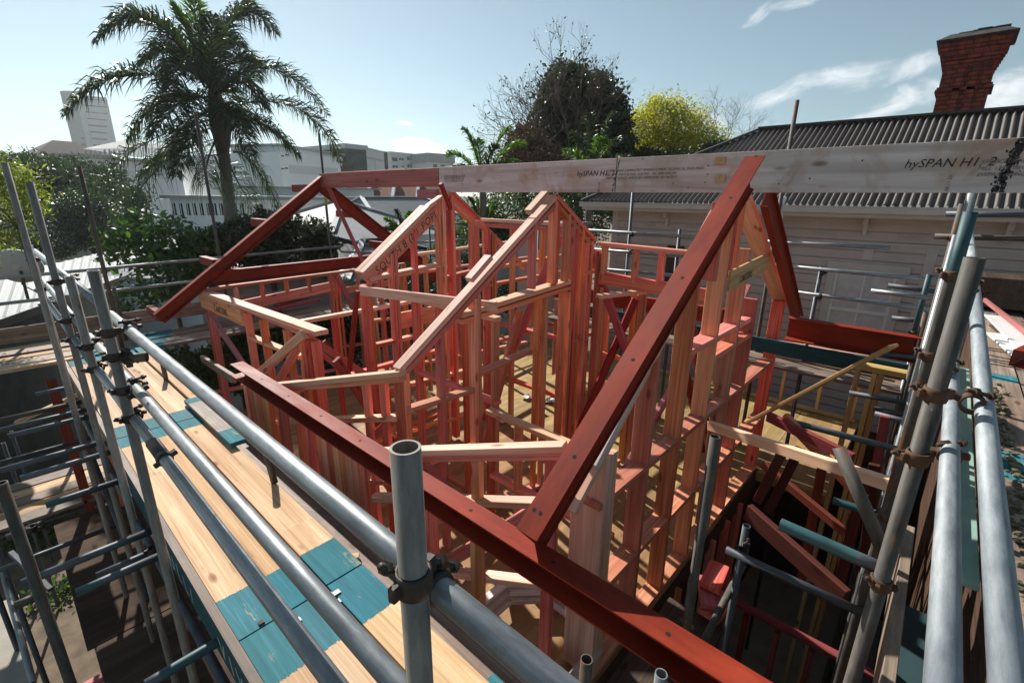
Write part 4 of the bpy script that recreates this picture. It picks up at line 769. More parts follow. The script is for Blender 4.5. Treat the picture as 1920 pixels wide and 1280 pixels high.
# planks outside the far eave
for k in range(4):
    x0 = 6.35+.26*k; plank(x0, x0+.235, -.2, 5.2, -1.98-.01*(k % 2), f'weathered plank of the far side platform, {("first", "second", "third", "fourth")[k]} from the red channel', M_OLD, along='y', group='planks of the far side platform')
for k, (a, b, m, l_) in enumerate((((1425, 637), (1640, 670), M_FRAME2, 'long pale batten on the far side platform'), ((1500, 655), (1620, 678), M_PINK, 'pink batten bundled on the far side platform, front one'), ((1525, 650), (1630, 668), M_PINK, 'pink batten bundled on the far side platform, rear one'), ((1420, 645), (1650, 690), M_YEL, 'yellowish batten on the far side platform'))):
    tag(member('timber_batten', at(*a, z=-1.88), at(*b, z=-1.88), .09, .045, m), l_, 'timber')
tag(member('teal_board', (6.2, 4.2, -1.70), (6.2, -.1, -1.70), .03, .17, M_TEALD), 'dark teal board on edge beneath the far red channel', 'board')
tag(member('plank', at(1676, 648, x=5.2), at(1405, 790, x=5.6), .16, .03, M_YEL), 'yellow green board propped diagonally across the opening above the sunlit floor', 'plank')
# low yellow frame on the lower floor, door frame
LF = Wall('low_wall_frame', 'low yellow pine frame standing along the far edge of the sunlit floor', 'wall frame', 'x', 8.85, .09, M_YEL, (8.85, 2, FL))
LF.rail((8.85, 6.5, -2.72), (8.85, .55, -2.72), .045, .09, 'top_plate', ins=0); LF.rail((8.85, 6.5, FL+.05), (8.85, .55, FL+.05), .045, .09, 'bottom_plate', ins=0)
for y_ in (.6, 1.1, 1.65, 2.2, 2.8, 3.4, 4.0, 4.6, 5.2, 6.0): LF.stud((8.85, y_, -2.765), zb=FL+.05)
DF = Wall('doorway_frame', 'pine doorway frame with a sunlit head at the right end of the lower floor', 'wall frame', 'x', 6.0, .14, M_YEL, (6, .4, FL))
DF.rail((1608, 682), (1735, 707), .06, .14, 'top_plate', ins=0)
for px, py in ((1609, 690), (1640, 700), (1652, 702), (1730, 712)): DF.stud((px, py), zb=-6.8)
tag(boxes('shade_panel', [((1.75, 1.60, -6.84), (9.0, 1.62, FL-.13))], M_DARKW, loc=(4, 1.6, -6.8)), 'added dark panel blocking light behind the studs under the near gable', 'wall')  # added panel that blocks light so the void stays dark
tag(boxes('shade_panel', [((1.70, 1.66, -6.84), (1.72, 8.15, FL-.13))], M_DARKW, loc=(1.7, 4, -6.8)), 'added dark panel giving shade below the floor behind the left scaffold', 'wall')  # added panel under the floor edge, there to cast shade
tag(boxes('shade_panel', [((9.0, -3.0, -6.84), (9.02, 1.6, FL-.13))], M_DARKW, loc=(9, 0, -6.8)), 'added dark panel shutting light out at the far side of the void', 'wall')  # added panel enclosing the void to keep it dark
# framing inside the right-hand void
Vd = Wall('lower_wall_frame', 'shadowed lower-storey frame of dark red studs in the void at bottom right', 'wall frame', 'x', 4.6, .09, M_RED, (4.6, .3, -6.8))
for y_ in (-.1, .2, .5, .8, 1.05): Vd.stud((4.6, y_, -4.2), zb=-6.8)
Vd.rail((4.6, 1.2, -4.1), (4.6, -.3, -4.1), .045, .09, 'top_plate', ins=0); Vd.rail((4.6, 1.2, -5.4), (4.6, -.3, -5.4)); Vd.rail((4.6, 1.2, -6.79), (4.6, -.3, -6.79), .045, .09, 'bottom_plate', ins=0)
V2 = Wall('lower_wall_frame', 'shadowed lower-storey frame under the near gable', 'wall frame', 'y', 1.22, .09, M_FRAME, (3.5, 1.2, -6.8))
for k in range(9): V2.stud((2.0+k*.45, 1.22, -3.56), zb=-6.8)
V2.rail((1.7, 1.22, -5.0), (6.2, 1.22, -5.0)); V2.rail((1.7, 1.22, -6.75), (6.2, 1.22, -6.75), .045, .09, 'bottom_plate', ins=0)
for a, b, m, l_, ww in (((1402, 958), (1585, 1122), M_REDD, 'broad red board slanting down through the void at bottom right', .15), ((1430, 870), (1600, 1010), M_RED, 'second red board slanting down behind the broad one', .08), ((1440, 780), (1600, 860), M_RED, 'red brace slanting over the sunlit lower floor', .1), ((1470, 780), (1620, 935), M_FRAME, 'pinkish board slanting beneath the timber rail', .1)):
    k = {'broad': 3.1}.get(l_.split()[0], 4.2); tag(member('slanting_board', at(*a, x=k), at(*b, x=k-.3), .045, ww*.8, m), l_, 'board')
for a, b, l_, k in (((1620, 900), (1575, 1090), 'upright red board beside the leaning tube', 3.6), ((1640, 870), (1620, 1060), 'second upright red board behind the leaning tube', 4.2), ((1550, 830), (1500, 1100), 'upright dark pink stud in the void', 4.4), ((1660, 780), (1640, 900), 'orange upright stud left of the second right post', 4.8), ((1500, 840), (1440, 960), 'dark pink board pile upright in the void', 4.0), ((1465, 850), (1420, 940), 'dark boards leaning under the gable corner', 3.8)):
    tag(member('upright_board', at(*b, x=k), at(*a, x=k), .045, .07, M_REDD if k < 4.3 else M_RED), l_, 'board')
for k, (px, py, r_) in enumerate(((1340, 1080, .1), (1330, 1110, .5), (1345, 1135, -.1))):
    c = at(px, py, z=-3.0-.07*k); d = Vector((math.cos(r_), math.sin(r_), 0)); tag(member('timber_offcut', c-d*.16, c+d*.16, .16, .05, M_FRAME if k != 1 else M_PINK), f'short offcut in the pile below the near gable, {("top", "middle", "bottom")[k]} one', 'offcut')
sheet('pile_shelf', 2.2, .7, 3.3, 1.15, -3.22, M_DARKW, .05, kind=None); tag(bpy.data.objects['pile_shelf'], 'dark ledge carrying the pile of offcuts below the near gable', 'ledge'); bpy.data.objects['pile_shelf'].name = 'timber_ledge'
# octagonal frames stacked
oc = thing('octagonal_frame', (2.25, 1.75, -3.2), 'stack of whitish octagonal timber rings lying under the long red channel', 'timber frame')
for k in range(3):
    c = Vector((2.25, 1.78, -3.18-.06*k)); R_ = .50-.035*k
    for i in range(8):
        a0, a1 = (i+.5)*math.pi/4, (i+1.5)*math.pi/4; member('ring_segment', c+Vector((R_*math.cos(a0), R_*math.sin(a0), 0)), c+Vector((R_*math.cos(a1), R_*math.sin(a1), 0)), .07, .04, M_LVLG, oc)
# things lying about the floor
for k, (px, py, m, l_) in enumerate(((988, 745, M_WHITE, 'scrap of white plastic on the floor between the gables'), (945, 790, M_WHITE, 'crumpled white sheet on the floor by the bottom plate'), (1012, 775, M_WHITE, 'white paper scrap on the sunlit floor'), (1030, 752, M_BGL, 'clear plastic bottle-like scrap on the floor'.replace('bottle-like ', ''), ))):
    p = at(px, py, z=FL+.02); bm = bmesh.new(); n_ = 5; g = [[bm.verts.new(((i-2)*.045+rnd.uniform(-.01, .01), (j-2)*.04+rnd.uniform(-.01, .01), rnd.uniform(0, .05))) for j in range(n_)] for i in range(n_)]
    for i in range(n_-1):
        for j in range(n_-1): bm.faces.new((g[i][j], g[i+1][j], g[i+1][j+1], g[i][j+1]))
    tag(link('plastic_scrap', me_from(bm, m), Matrix.Translation(p)), l_, 'scrap')
p = at(1290, 935, y=1.40); t = thing('nail_packet', p, 'small red packet of nails spilled on a nogging of the near gable', 'nail packet')
boxes('red_wrapper', [((p.x-.05, p.y-.02, -2.63), (p.x+.06, p.y+.03, -2.605))], plain('red_plastic', (.4, .01, .03), .35), t, loc=p, bev=.004)
bm = bmesh.new()
for k in range(16):
    a = rnd.uniform(0, 3.1); c = Vector((rnd.uniform(-.04, .05), rnd.uniform(-.05, .01), rnd.uniform(0, .01))); add_box(bm, (-.03, -.0012, -.0012), (.03, .0012, .0012)); bmesh.ops.transform(bm, matrix=Matrix.Translation(c) @ Matrix.Rotation(a, 4, 'Z'), verts=bm.verts[-8:])
link('loose_nails', me_from(bm, M_GALV), Matrix.Translation((p.x, p.y-.03, -2.625)), t)
# right-hand platform with debris
for k in range(5):
    y1 = -.42-.24*k; plank(1.2, 9.6, y1-.225, y1, -1.40-.008*(k % 2), f'old mossy plank of the right platform, {("first", "second", "third", "fourth", "fifth")[k]} from the widest rail', M_OLD, along='x', bands=[(2.2, 2.6), (4.2, 4.4), (7.2, 7.5)] if k in (0, 2, 3) else [(3.1, 3.5)], group='planks of the right platform')
A = at(1848, 575, z=-1.25); B = at(1935, 680, z=-1.2)
g_ = thing('white_gutter_length', A, 'white painted gutter length lying on the old planks at the right edge', 'gutter')
member('gutter_face', at(1862, 592, z=-1.3), at(1945, 672, z=-1.3), .16, .02, M_WHITE, g_); member('gutter_side', at(1862, 625, z=-1.33), at(1930, 682, z=-1.33), .12, .02, M_WHITE, g_); member('gutter_channel', at(1860, 610, z=-1.36), at(1932, 668, z=-1.36), .05, .02, M_DARKW, g_)
member('maroon_lip', at(1846, 562, z=-1.24), at(1940, 636, z=-1.24), .03, .05, M_PINK, g_)
tag(channel('steel_cleat', at(1900, 655, z=-1.0), at(1935, 640, z=-1.0), .08, .12, (0, 0, 1), (0, -1, 0)), 'dark red steel stub at the right edge above the old planks', 'steel stub')
def rubble(name, c0, c1, n, lab, r=(.008, .03)):
    bm = bmesh.new()
    for k in range(n):
        t_ = k/n; c = Vector(c0).lerp(Vector(c1), t_)-Vector(c0)+Vector((rnd.gauss(0, .03), rnd.gauss(0, .025), rnd.uniform(0, .03))); s_ = rnd.uniform(*r); m_ = Matrix.Translation(c) @ Matrix.Rotation(rnd.uniform(0, 3), 4, Vector((rnd.random(), rnd.random(), 1))) @ Matrix.Diagonal((s_, s_*rnd.uniform(.5, 1), s_*.5, 1))
        bmesh.ops.create_icosphere(bm, subdivisions=1, radius=1, matrix=m_)
    tag(link(name, me_from(bm, M_RUB), Matrix.Translation(c0)), lab, kind='stuff')
rubble('mossy_rubble', (1.2, -.5, -1.4), (5.2, -.50, -1.41), 260, 'mossy rubble strewn along the edge of the old planks')
tag(boxes('mint_panel', [((2.6, -.40, -1.62), (6.4, -.24, -1.60)), ((2.6, -.25, -1.62), (6.4, -.24, -1.5))], M_MINT, loc=(3, -.3, -1.6)), 'pale mint metal strip lying between the two right rails', 'metal strip')
tag(boxes('teal_sheet', [((.6, -.40, -2.42), (3.4, -.22, -2.4))], M_CURTD, loc=(2, -.3, -2)), 'dark teal panel below the mint strip', 'panel')
tag(boxes('old_timber_box', [((8.9, -3.2, -1.35), (9.5, -.35, -.95))], M_DARKW, loc=(9, -1, -1.3), bev=.01), 'dark weathered timber box beam behind the old planks at the right edge', 'timber')
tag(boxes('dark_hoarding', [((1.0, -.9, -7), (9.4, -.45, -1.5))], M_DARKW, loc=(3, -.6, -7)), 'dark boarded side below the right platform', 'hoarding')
# ------------------------------------------------------------------ neighbour house on the right
NX = 10.5
nh = thing('weatherboard_house', (NX, 2, -7), 'taupe weatherboard villa with corrugated brown roof behind the far scaffold rails', 'house')
YL, YR = at(1153, 400, x=NX).y, -5.5
bm = bmesh.new(); z = -.36; k = 0
while z > -7:
    z2 = z-.165
    for (xa, za, xb, zb2) in ((NX-.026, z, NX-.034, z2+.022), (NX-.034, z2+.022, NX, z2+.018), (NX, z2+.018, NX, z2), (NX, z2, NX-.026, z2)):
        f = bm.faces.new([bm.verts.new(p) for p in ((xa, YL, za), (xa, YR, za), (xb, YR, zb2), (xb, YL, zb2))])
    z = z2
add_box(bm, (NX+.012, YR, -7), (NX+6, YL-.02, -.3))
link('weatherboard_wall', me_from(bm, M_CREAM), Matrix.Identity(4), nh)
boxes('corner_board', [((NX-.04, YL-.12, -7), (NX+.02, YL+.03, -.3))], M_TRIM, nh, loc=(NX, YL, -3))
boxes('frieze_board', [((NX-.03, YR, -.47), (NX+.01, YL+.02, -.44)), ((NX-.028, YR, -.72), (NX+.01, YL+.02, -.69)), ((NX-.045, YR, -.36), (NX+.01, YL+.02, -.28))], M_TRIM, nh, loc=(NX, 2, -.5))
boxes('soffit', [((NX-.52, YR, -.275), (NX+.05, YL+.5, -.255))], M_TRIM, nh, loc=(NX, 2, -.27))
boxes('gutter', [((NX-.62, YR, -.20), (NX-.52, YL+.62, -.09)), ((NX-.63, YR, -.105), (NX-.51, YL+.63, -.088)), ((NX-.535, YR, -.26), (NX-.515, YL+.6, -.1))], M_TRIM, nh, loc=(NX-.5, 2, -.15))
for px in (1251, 1627, 1900): y = at(px, 408, x=NX-.1).y; boxes('eave_bracket', [((NX-.25, y-.04, -.40), (NX-.01, y+.04, -.276)), ((NX-.12, y-.035, -.58), (NX-.012, y+.035, -.39))], M_TRIM, nh, loc=(NX, y, -.4), bev=.008)
for px in (1218, 1304, 1551, 1712, 1905):
    y = at(px, 412, x=NX).y; bm = bmesh.new()
    segs_ = [((-.11, 0), (0, .075)), ((0, .075), (.11, 0)), ((.11, 0), (0, -.075)), ((0, -.075), (-.11, 0)), ((-.05, 0), (0, .035)), ((0, .035), (.05, 0)), ((.05, 0), (0, -.035)), ((0, -.035), (-.05, 0)), ((.20, .06), (.15, 0)), ((.15, 0), (.20, -.06)), ((-.20, .06), (-.15, 0)), ((-.15, 0), (-.20, -.06))]
    for a_, b_ in segs_:
        d_ = Vector((0, b_[0]-a_[0], b_[1]-a_[1])); n_ = d_.cross(Vector((1, 0, 0))).normalized()*.006; A_, B_ = Vector((0, *a_)), Vector((0, *b_)); q_ = [A_-n_, B_-n_, B_+n_, A_+n_]; X2 = Vector((.014, 0, 0))
        f_v = [bm.verts.new(p) for p in q_]; g_v = [bm.verts.new(p+X2) for p in q_]; bm.faces.new(f_v)
        for k_ in range(4): bm.faces.new((f_v[k_], g_v[k_], g_v[(k_+1) % 4], f_v[(k_+1) % 4]))
    link('diamond_ornament', me_from(bm, M_TRIM), Matrix.Translation((NX-.042, y, -.58)), nh)
for px in (1632, 1752): y = at(px, 460, x=NX).y; boxes('cover_board', [((NX-.042, y-.07, -7 if px > 1700 else -1.0), (NX, y+.07, -.725))], M_TRIM, nh, loc=(NX, y, -1))
def villa_window(px0, px1, py0, zlow, nm_='window'):
    a = at(px0, py0, x=NX-.05); b = at(px1, py0, x=NX-.05); y1, y0, zt = a.y, b.y, a.z; fw = .12
    wf = boxes(nm_, [((NX-.07, y0, zlow), (NX-.0, y0+fw, zt-fw)), ((NX-.07, y1-fw, zlow), (NX, y1, zt-fw)), ((NX-.075, y0-.03, zt-fw), (NX, y1+.03, zt+.02)), ((NX-.09, y0-.04, zlow-.06), (NX, y1+.04, zlow))], M_TRIM, nh, loc=(NX, (y0+y1)/2, (zt+zlow)/2), bev=.004)
    sash = [((NX-.05, y0+fw, zlow), (NX-.02, y0+fw+.045, zt-fw)), ((NX-.05, y1-fw-.045, zlow), (NX-.02, y1-fw, zt-fw)), ((NX-.052, y0+fw, zt-fw-.05), (NX-.018, y1-fw, zt-fw)), ((NX-.055, y0+fw, (zt+zlow)/2-.03), (NX-.015, y1-fw, (zt+zlow)/2+.03)), ((NX-.045, (y0+y1)/2-.012, zlow), (NX-.025, (y0+y1)/2+.012, zt-fw))]
    boxes('sash', sash, M_WHITE, wf, loc=(NX, (y0+y1)/2, (zt+zlow)/2)); boxes('pane', [((NX-.034, y0+fw, zlow), (NX-.03, y1-fw, zt-fw))], M_CURT, wf, loc=(NX, (y0+y1)/2, (zt+zlow)/2))
villa_window(1556, 1707, 491, -2.75); villa_window(1236, 1285, 470, -2.4)
pr = plain('brown_blind', (.08, .03, .02), .7); boxes('dark_blind', [((NX-.06, at(1283, 480, x=NX).y, -1.9), (NX-.05, at(1252, 480, x=NX).y, -1.0))], pr, nh, loc=(NX, 4, -1.5))
y = at(1478, 420, x=NX-.1).y
dp = boxes('downpipe', [((NX-.11, y-.04, -7), (NX-.03, y+.04, -.75))], M_TRIM, nh, loc=(NX, y, -3), bev=.01); member('pipe_bend', (NX-.07, y, -.8), (NX-.52, y+.05, -.42), .075, .075, M_TRIM, dp); boxes('pipe_outlet', [((NX-.56, y+.01, -.45), (NX-.48, y+.09, .06))], M_WHITE, dp, loc=(NX-.5, y, -.3), bev=.01)
# corrugated hip roof
ex, ez = NX-.56, -.09; wR, rz = 2.95, 1.66; yl = YL+.6
pitch_c = .108; bm = bmesh.new(); n = int((yl-YR)/pitch_c*8); prev = None
for i in range(n+1):
    y = YR+(yl-YR)*i/n; w_ = min(wR, yl-y); hgt = .046*math.sin(2*math.pi*i/8); t_ = w_/wR
    a = bm.verts.new((ex-.04, y, ez+hgt)); b = bm.verts.new((ex+w_, y, ez+(rz)*t_+hgt)); 
    if prev: f = bm.faces.new((prev[0], a, b, prev[1])); f.smooth = True
    prev = (a, b)
vs_ = [bm.verts.new(p) for p in ((ex, yl, ez), (ex+wR, yl-wR, ez+rz), (ex+2*wR, yl, ez))]; bm.faces.new(vs_)
vs_ = [bm.verts.new(p) for p in ((ex+wR, yl-wR, ez+rz), (ex+wR, YR, ez+rz), (ex+2*wR, YR, ez), (ex+2*wR, yl, ez))]; bm.faces.new(vs_)
bmesh.ops.recalc_face_normals(bm, faces=bm.faces)
M_CORR = plain('brown_corrugated_roofing', (.17, .145, .132), .5, .05, .12, 1.2, c2=(.12, .10, .092))
rf = link('roof', me_from(bm, M_CORR), Matrix.Identity(4), nh)
member('ridge_cap', (ex+wR, yl-wR+.05, ez+rz+.03), (ex+wR, YR, ez+rz+.03), .26, .05, M_RIDGE, rf); member('hip_cap', (ex, yl, ez+.04), (ex+wR, yl-wR, ez+rz+.04), .2, .05, M_RIDGE, rf)
boxes('valley_weed', [((ex+.03*k-.02, at(1650, 385, x=ex).y+.07*k-.2, ez+.02), (ex+.03*k+.03, at(1650, 385, x=ex).y+.07*k-.16, ez+.06)) for k in range(6)], M_LGREEN, rf, loc=(ex, 0, ez))
# chimney
cx = 13.6; ya = at(1748, 215, x=cx).y; yb = at(1842, 215, x=cx).y; zc = at(1800, 90, x=cx).z; cyc = (ya+yb)/2; hw = (ya-yb)/2
z0 = 1.0; zt = at(1822, 62, x=cx).z
ch = thing('brick_chimney', (cx+hw, cyc, z0), 'tall red brick chimney with flared corbelled top above the corrugated roof', 'chimney')
def ring(z1, z2, e): return ((cx-e, cyc-hw-e, z1), (cx+.8+e, cyc+hw+e, z2))
Hc = zt-z0; its = [ring(z0, z0+Hc*.70, 0), ring(z0+Hc*.52, z0+Hc*.545, .05), ring(z0+Hc*.545, z0+Hc*.565, .03)]
for k in range(7): its.append(ring(z0+Hc*(.70+.028*k), z0+Hc*(.728+.028*k)-.002, -.0+.019*k+.01))
its.append(ring(z0+Hc*.896, z0+Hc*.945, .13))
for s_ in (-.28, .28): its.append(((cx-.05, cyc+s_*hw-.06, z0), (cx, cyc+s_*hw+.06, z0+Hc*.72)))
boxes('shaft', its, M_BRICK, ch, loc=(cx, cyc, z0))
bm = bmesh.new(); zt0 = z0+Hc*.945
add_box(bm, (-.19, -hw-.19, 0), (.99, hw+.19, Hc*.012)); 
b_ = [bm.verts.new(p) for p in ((-.2, -hw-.2, Hc*.012), (1.0, -hw-.2, Hc*.012), (1.0, hw+.2, Hc*.012), (-.2, hw+.2, Hc*.012), (-.03, -hw-.03, Hc*.06), (.83, -hw-.03, Hc*.06), (.83, hw+.03, Hc*.06), (-.03, hw+.03, Hc*.06))]
for q in ((0, 1, 5, 4), (1, 2, 6, 5), (2, 3, 7, 6), (3, 0, 4, 7), (4, 5, 6, 7)): bm.faces.new([b_[i] for i in q])
for k in range(14): y_ = rnd.uniform(-hw, hw); add_box(bm, (rnd.uniform(0, .3), y_-.1, Hc*.055), (rnd.uniform(.4, .8), y_+.1, Hc*.06+rnd.uniform(.01, .06)))
link('cement_cap', me_from(bm, M_SOOT), Matrix.Translation((cx, cyc, zt0)), ch)
# lean-to and shed behind the frames
sh = thing('grey_shed', (9.6, 7.2, -7), 'low grey weatherboard lean-to with a pale rounded roof edge beside the villa', 'shed')
a = at(1112, 430, y=7.6); boxes('wall', [((8.6, 7.0, -7), (9.9, 7.6, -.62))], M_CREAM, sh, loc=(9, 7, -7)); boxes('roof', [((8.4, 6.6, -.62), (10.2, 7.9, -.56))], M_ROOFG, sh, loc=(9, 7, -.6))
sh2 = thing('grey_shed', (8.5, 9.5, -7), 'grey boarded outbuilding glimpsed through the middle gable studs', 'shed')
a = at(1000, 432, y=9.8); b = at(1095, 432, y=9.8); boxes('wall', [((a.x, 9.8, -7), (b.x+.5, 12, a.z))], M_BG, sh2, loc=(a.x, 9.8, -7)); boxes('roof_edge', [((a.x-.2, 9.6, a.z), (b.x+.7, 12.2, a.z+.07))], M_BGL, sh2, loc=(a.x, 9.8, a.z)); boxes('door_opening', [((a.x+.75, 9.78, -3), (a.x+1.5, 9.8, a.z-.75))], M_BRK0, sh2, loc=(a.x, 9.8, -2))
# ------------------------------------------------------------------ town behind
def ffacade(A, B, px, py):
    d = ray(px, py); n_ = Vector(((B-A).y, -(B-A).x, 0)); t_ = (A.dot(n_))/(d.dot(n_)); return d*t_
def block(name, label, cat, pL, DL, pR, DR, top, mat, depth, windows=(), zb=-12, wm=None, trim=None, parts=True, roof=None, wname='window'):
    A = hd(pL, top, DL); B = hd(pR, top, DR); zt_ = A.z; B = Vector((B.x, B.y, zt_)); A0 = Vector((A.x, A.y, 0)); B0 = Vector((B.x, B.y, 0))
    xd = (B0-A0).normalized(); nd = Vector((-xd.y, xd.x, 0)); 
    if nd.dot(A0) < 0: nd = -nd
    W_ = (B0-A0).length; M = plane_m(A0, xd, nd)   # local x along facade, y away from the viewer, z up (or down)
    sz = 1 if M[2][2] > 0 else -1
    r = thing(name, (A.x, A.y, zb), label, cat)
    bm = bmesh.new(); add_box(bm, (0, 0, min(sz*zb, sz*zt_)), (W_, depth, max(sz*zb, sz*zt_))); link('wall', me_from(bm, mat), M, r)
    if roof is not None:
        bm = bmesh.new(); e = roof[1]; za, zb2 = sorted((sz*zt_, sz*(zt_+roof[2]))); add_box(bm, (-e, -e, za), (W_+e, depth+e, zb2)); link('roof', me_from(bm, roof[0]), M, r)
    Mi = M.inverted()
    for wd in windows:
        p = Mi @ ffacade(A0, B0, wd[0], wd[1]); q = Mi @ ffacade(A0, B0, wd[2], wd[3]); p.x, q.x = sorted((p.x, q.x)); za, zb2 = sorted((p.z, q.z)); 
        m_ = wd[4] if len(wd) > 4 else (wm or M_WIN); k = max(.02, W_*.004)
        bm = bmesh.new(); add_box(bm, (p.x, -k, za), (q.x, k*.4, zb2)); wo = link(wname if len(wd) < 6 else wd[5], me_from(bm, m_), M, r)
        if trim:
            bm = bmesh.new(); t2 = k*1.6; add_box(bm, (p.x-t2, -k*2.2, zb2 if sz > 0 else za-t2), (q.x+t2, -k*.2, zb2+t2 if sz > 0 else za)); add_box(bm, (p.x-t2, -k*3, za-t2 if sz > 0 else zb2), (q.x+t2, -k*.2, za if sz > 0 else zb2+t2)); add_box(bm, ((p.x+q.x)/2-t2*.4, -k*1.5, za), ((p.x+q.x)/2+t2*.4, -k*1.01, zb2)); link('frame', me_from(bm, trim), M, wo)
    return r
# tower
tw = block('apartment_tower', 'distant tall curved-looking apartment tower with white balcony bands at far left'.replace('curved-looking ', ''), 'tower', 148, 250, 199, 250, 178, M_BGL, 6, [(152, 184+12.2*i, 201, 190+12.2*i, M_ROOFG, 'balcony_band') for i in range(9)])
block('tower_side_slab', 'grey windowless slab joined to the left side of the distant tower', 'tower', 116, 252, 147.5, 249, 170, M_BGL, 2, [(140, 172, 143, 300, M_BG, 'vertical_joint')])
block('canopy_building', 'white apartment block with slanting canopy roof and balconies, left of the palm trunk', 'building', 160, 62, 335, 70, 296, M_BW, 14, [(208, 306, 222, 330), (212, 318, 232, 334, M_BG, 'balcony'), (180, 312, 196, 330), (300, 300, 318, 318), (205, 350, 232, 372)], roof=(M_ROOFL, .8, .3), trim=M_BW)
cp = thing('slatted_canopy', hd(250, 280, 60), 'pale slatted roof canopy tilted above the white apartment block', 'canopy')
A, B, C_, D_ = hd(156, 279, 58), hd(235, 262, 64), hd(336, 276, 66), hd(160, 298, 60)
bm = bmesh.new(); q = [bm.verts.new(p-Vector(A)) for p in (A, B, C_, hd(262, 296, 60))]; bm.faces.new(q); bmesh.ops.solidify(bm, geom=bm.faces[:], thickness=.25); link('canopy_panel', me_from(bm, M_BGL), Matrix.Translation(A), cp)
for k in range(9): p = hd(160+9*k, 280, 59); member('slat', p+Vector((0, 0, .0)), hd(162+9*k, 297, 59.5), .12, .12, M_BG, cp)
block('white_building', 'long white building with glazed balconies right of the palm trunk', 'building', 432, 66, 522, 62, 276, M_BW, 18, [(437, 284, 450, 300), (487, 284, 520, 306, M_BG, 'balcony'), (490, 315, 515, 328), (462, 286, 478, 300), (437, 312, 450, 326), (464, 315, 480, 326)], roof=(M_ROOFL, .5, .25), trim=M_BW)
block('white_building', 'blank white rendered building directly left of the far end of the ridge', 'building', 523, 60, 636, 66, 284, M_BW, 14, [(527, 291, 532, 294), (534, 289, 541, 292), (527, 315, 533, 318), (534, 314, 540, 317), (541, 309, 634, 330, M_BGL, 'grey_panel')])
block('white_building', 'plain white building wing seen behind the palm fronds', 'building', 330, 72, 432, 70, 290, M_BW, 16, [(346, 300, 366, 312), (380, 300, 398, 312)])
block('brown_block', 'small dark brown building between the white building and the dark green one', 'building', 634, 68, 662, 68, 302, M_BRK0, 8, [(636, 305, 642, 311, M_BGL, 'pale_window')])
block('green_building', 'dark green clad building with stepped top above the pink ridge board', 'building', 648, 72, 686, 74, 278, M_GREEN, 12, [(652, 284, 684, 290, M_BRK0, 'band'), (655, 296, 664, 304)], roof=(M_BG, .2, .6))
block('grey_building', 'tall pale grey building beside the dark green one', 'building', 686, 74, 719, 80, 279, M_BGL, 10, [(688, 298, 718, 299, M_BG, 'joint'), (703, 298, 704, 320, M_BG, 'joint')], roof=(M_BG, .1, .2))
block('brown_block', 'narrow dark brown building edge right of the pale grey building', 'building', 717, 82, 726, 84, 283, M_BRK0, 6)
block('apartment_building', 'pale three-storey flat building with rows of small dark windows under the white cloud', 'building', 733, 120, 803, 128, 291, M_BGL, 12, [(735, 295, 745, 303), (748, 296, 757, 301), (763, 294, 772, 301), (777, 295, 784, 300), (789, 294, 801, 303), (736, 310, 746, 315), (753, 311, 758, 314), (764, 308, 772, 315), (778, 311, 783, 314), (789, 309, 797, 315)], trim=M_BW, roof=(M_BGL, .2, .8))
block('grey_gable_building', 'low grey building with pale roof right of the pale flats', 'building', 803, 118, 850, 122, 304, M_BGL, 12, [(812, 308, 820, 315), (826, 309, 834, 315)], roof=(M_ROOFL, .3, 2.0))
block('white_office', 'two-storey white building with a long strip of windows left of the palm trunk', 'building', 318, 34, 470, 27, 372, M_BW, 9, [(w_, 381, w_+9.5, 404) for w_ in (323, 336, 349, 361, 374, 387, 399, 411, 424, 437, 450)]+[(w_, 424, w_+12, 440) for w_ in (331, 348, 366, 384)], roof=(M_ROOFL, .35, .18), trim=M_BW)
block('white_house', 'white gabled house wall with small dark windows behind the far left rafter', 'house', 455, 34, 700, 36, 352, M_BW, 12, [(561, 387, 578, 405), (596, 386, 612, 405), (629, 385, 640, 402)], roof=(M_ROOFL, .4, .1), trim=M_BGL)
for k in range(9): pass
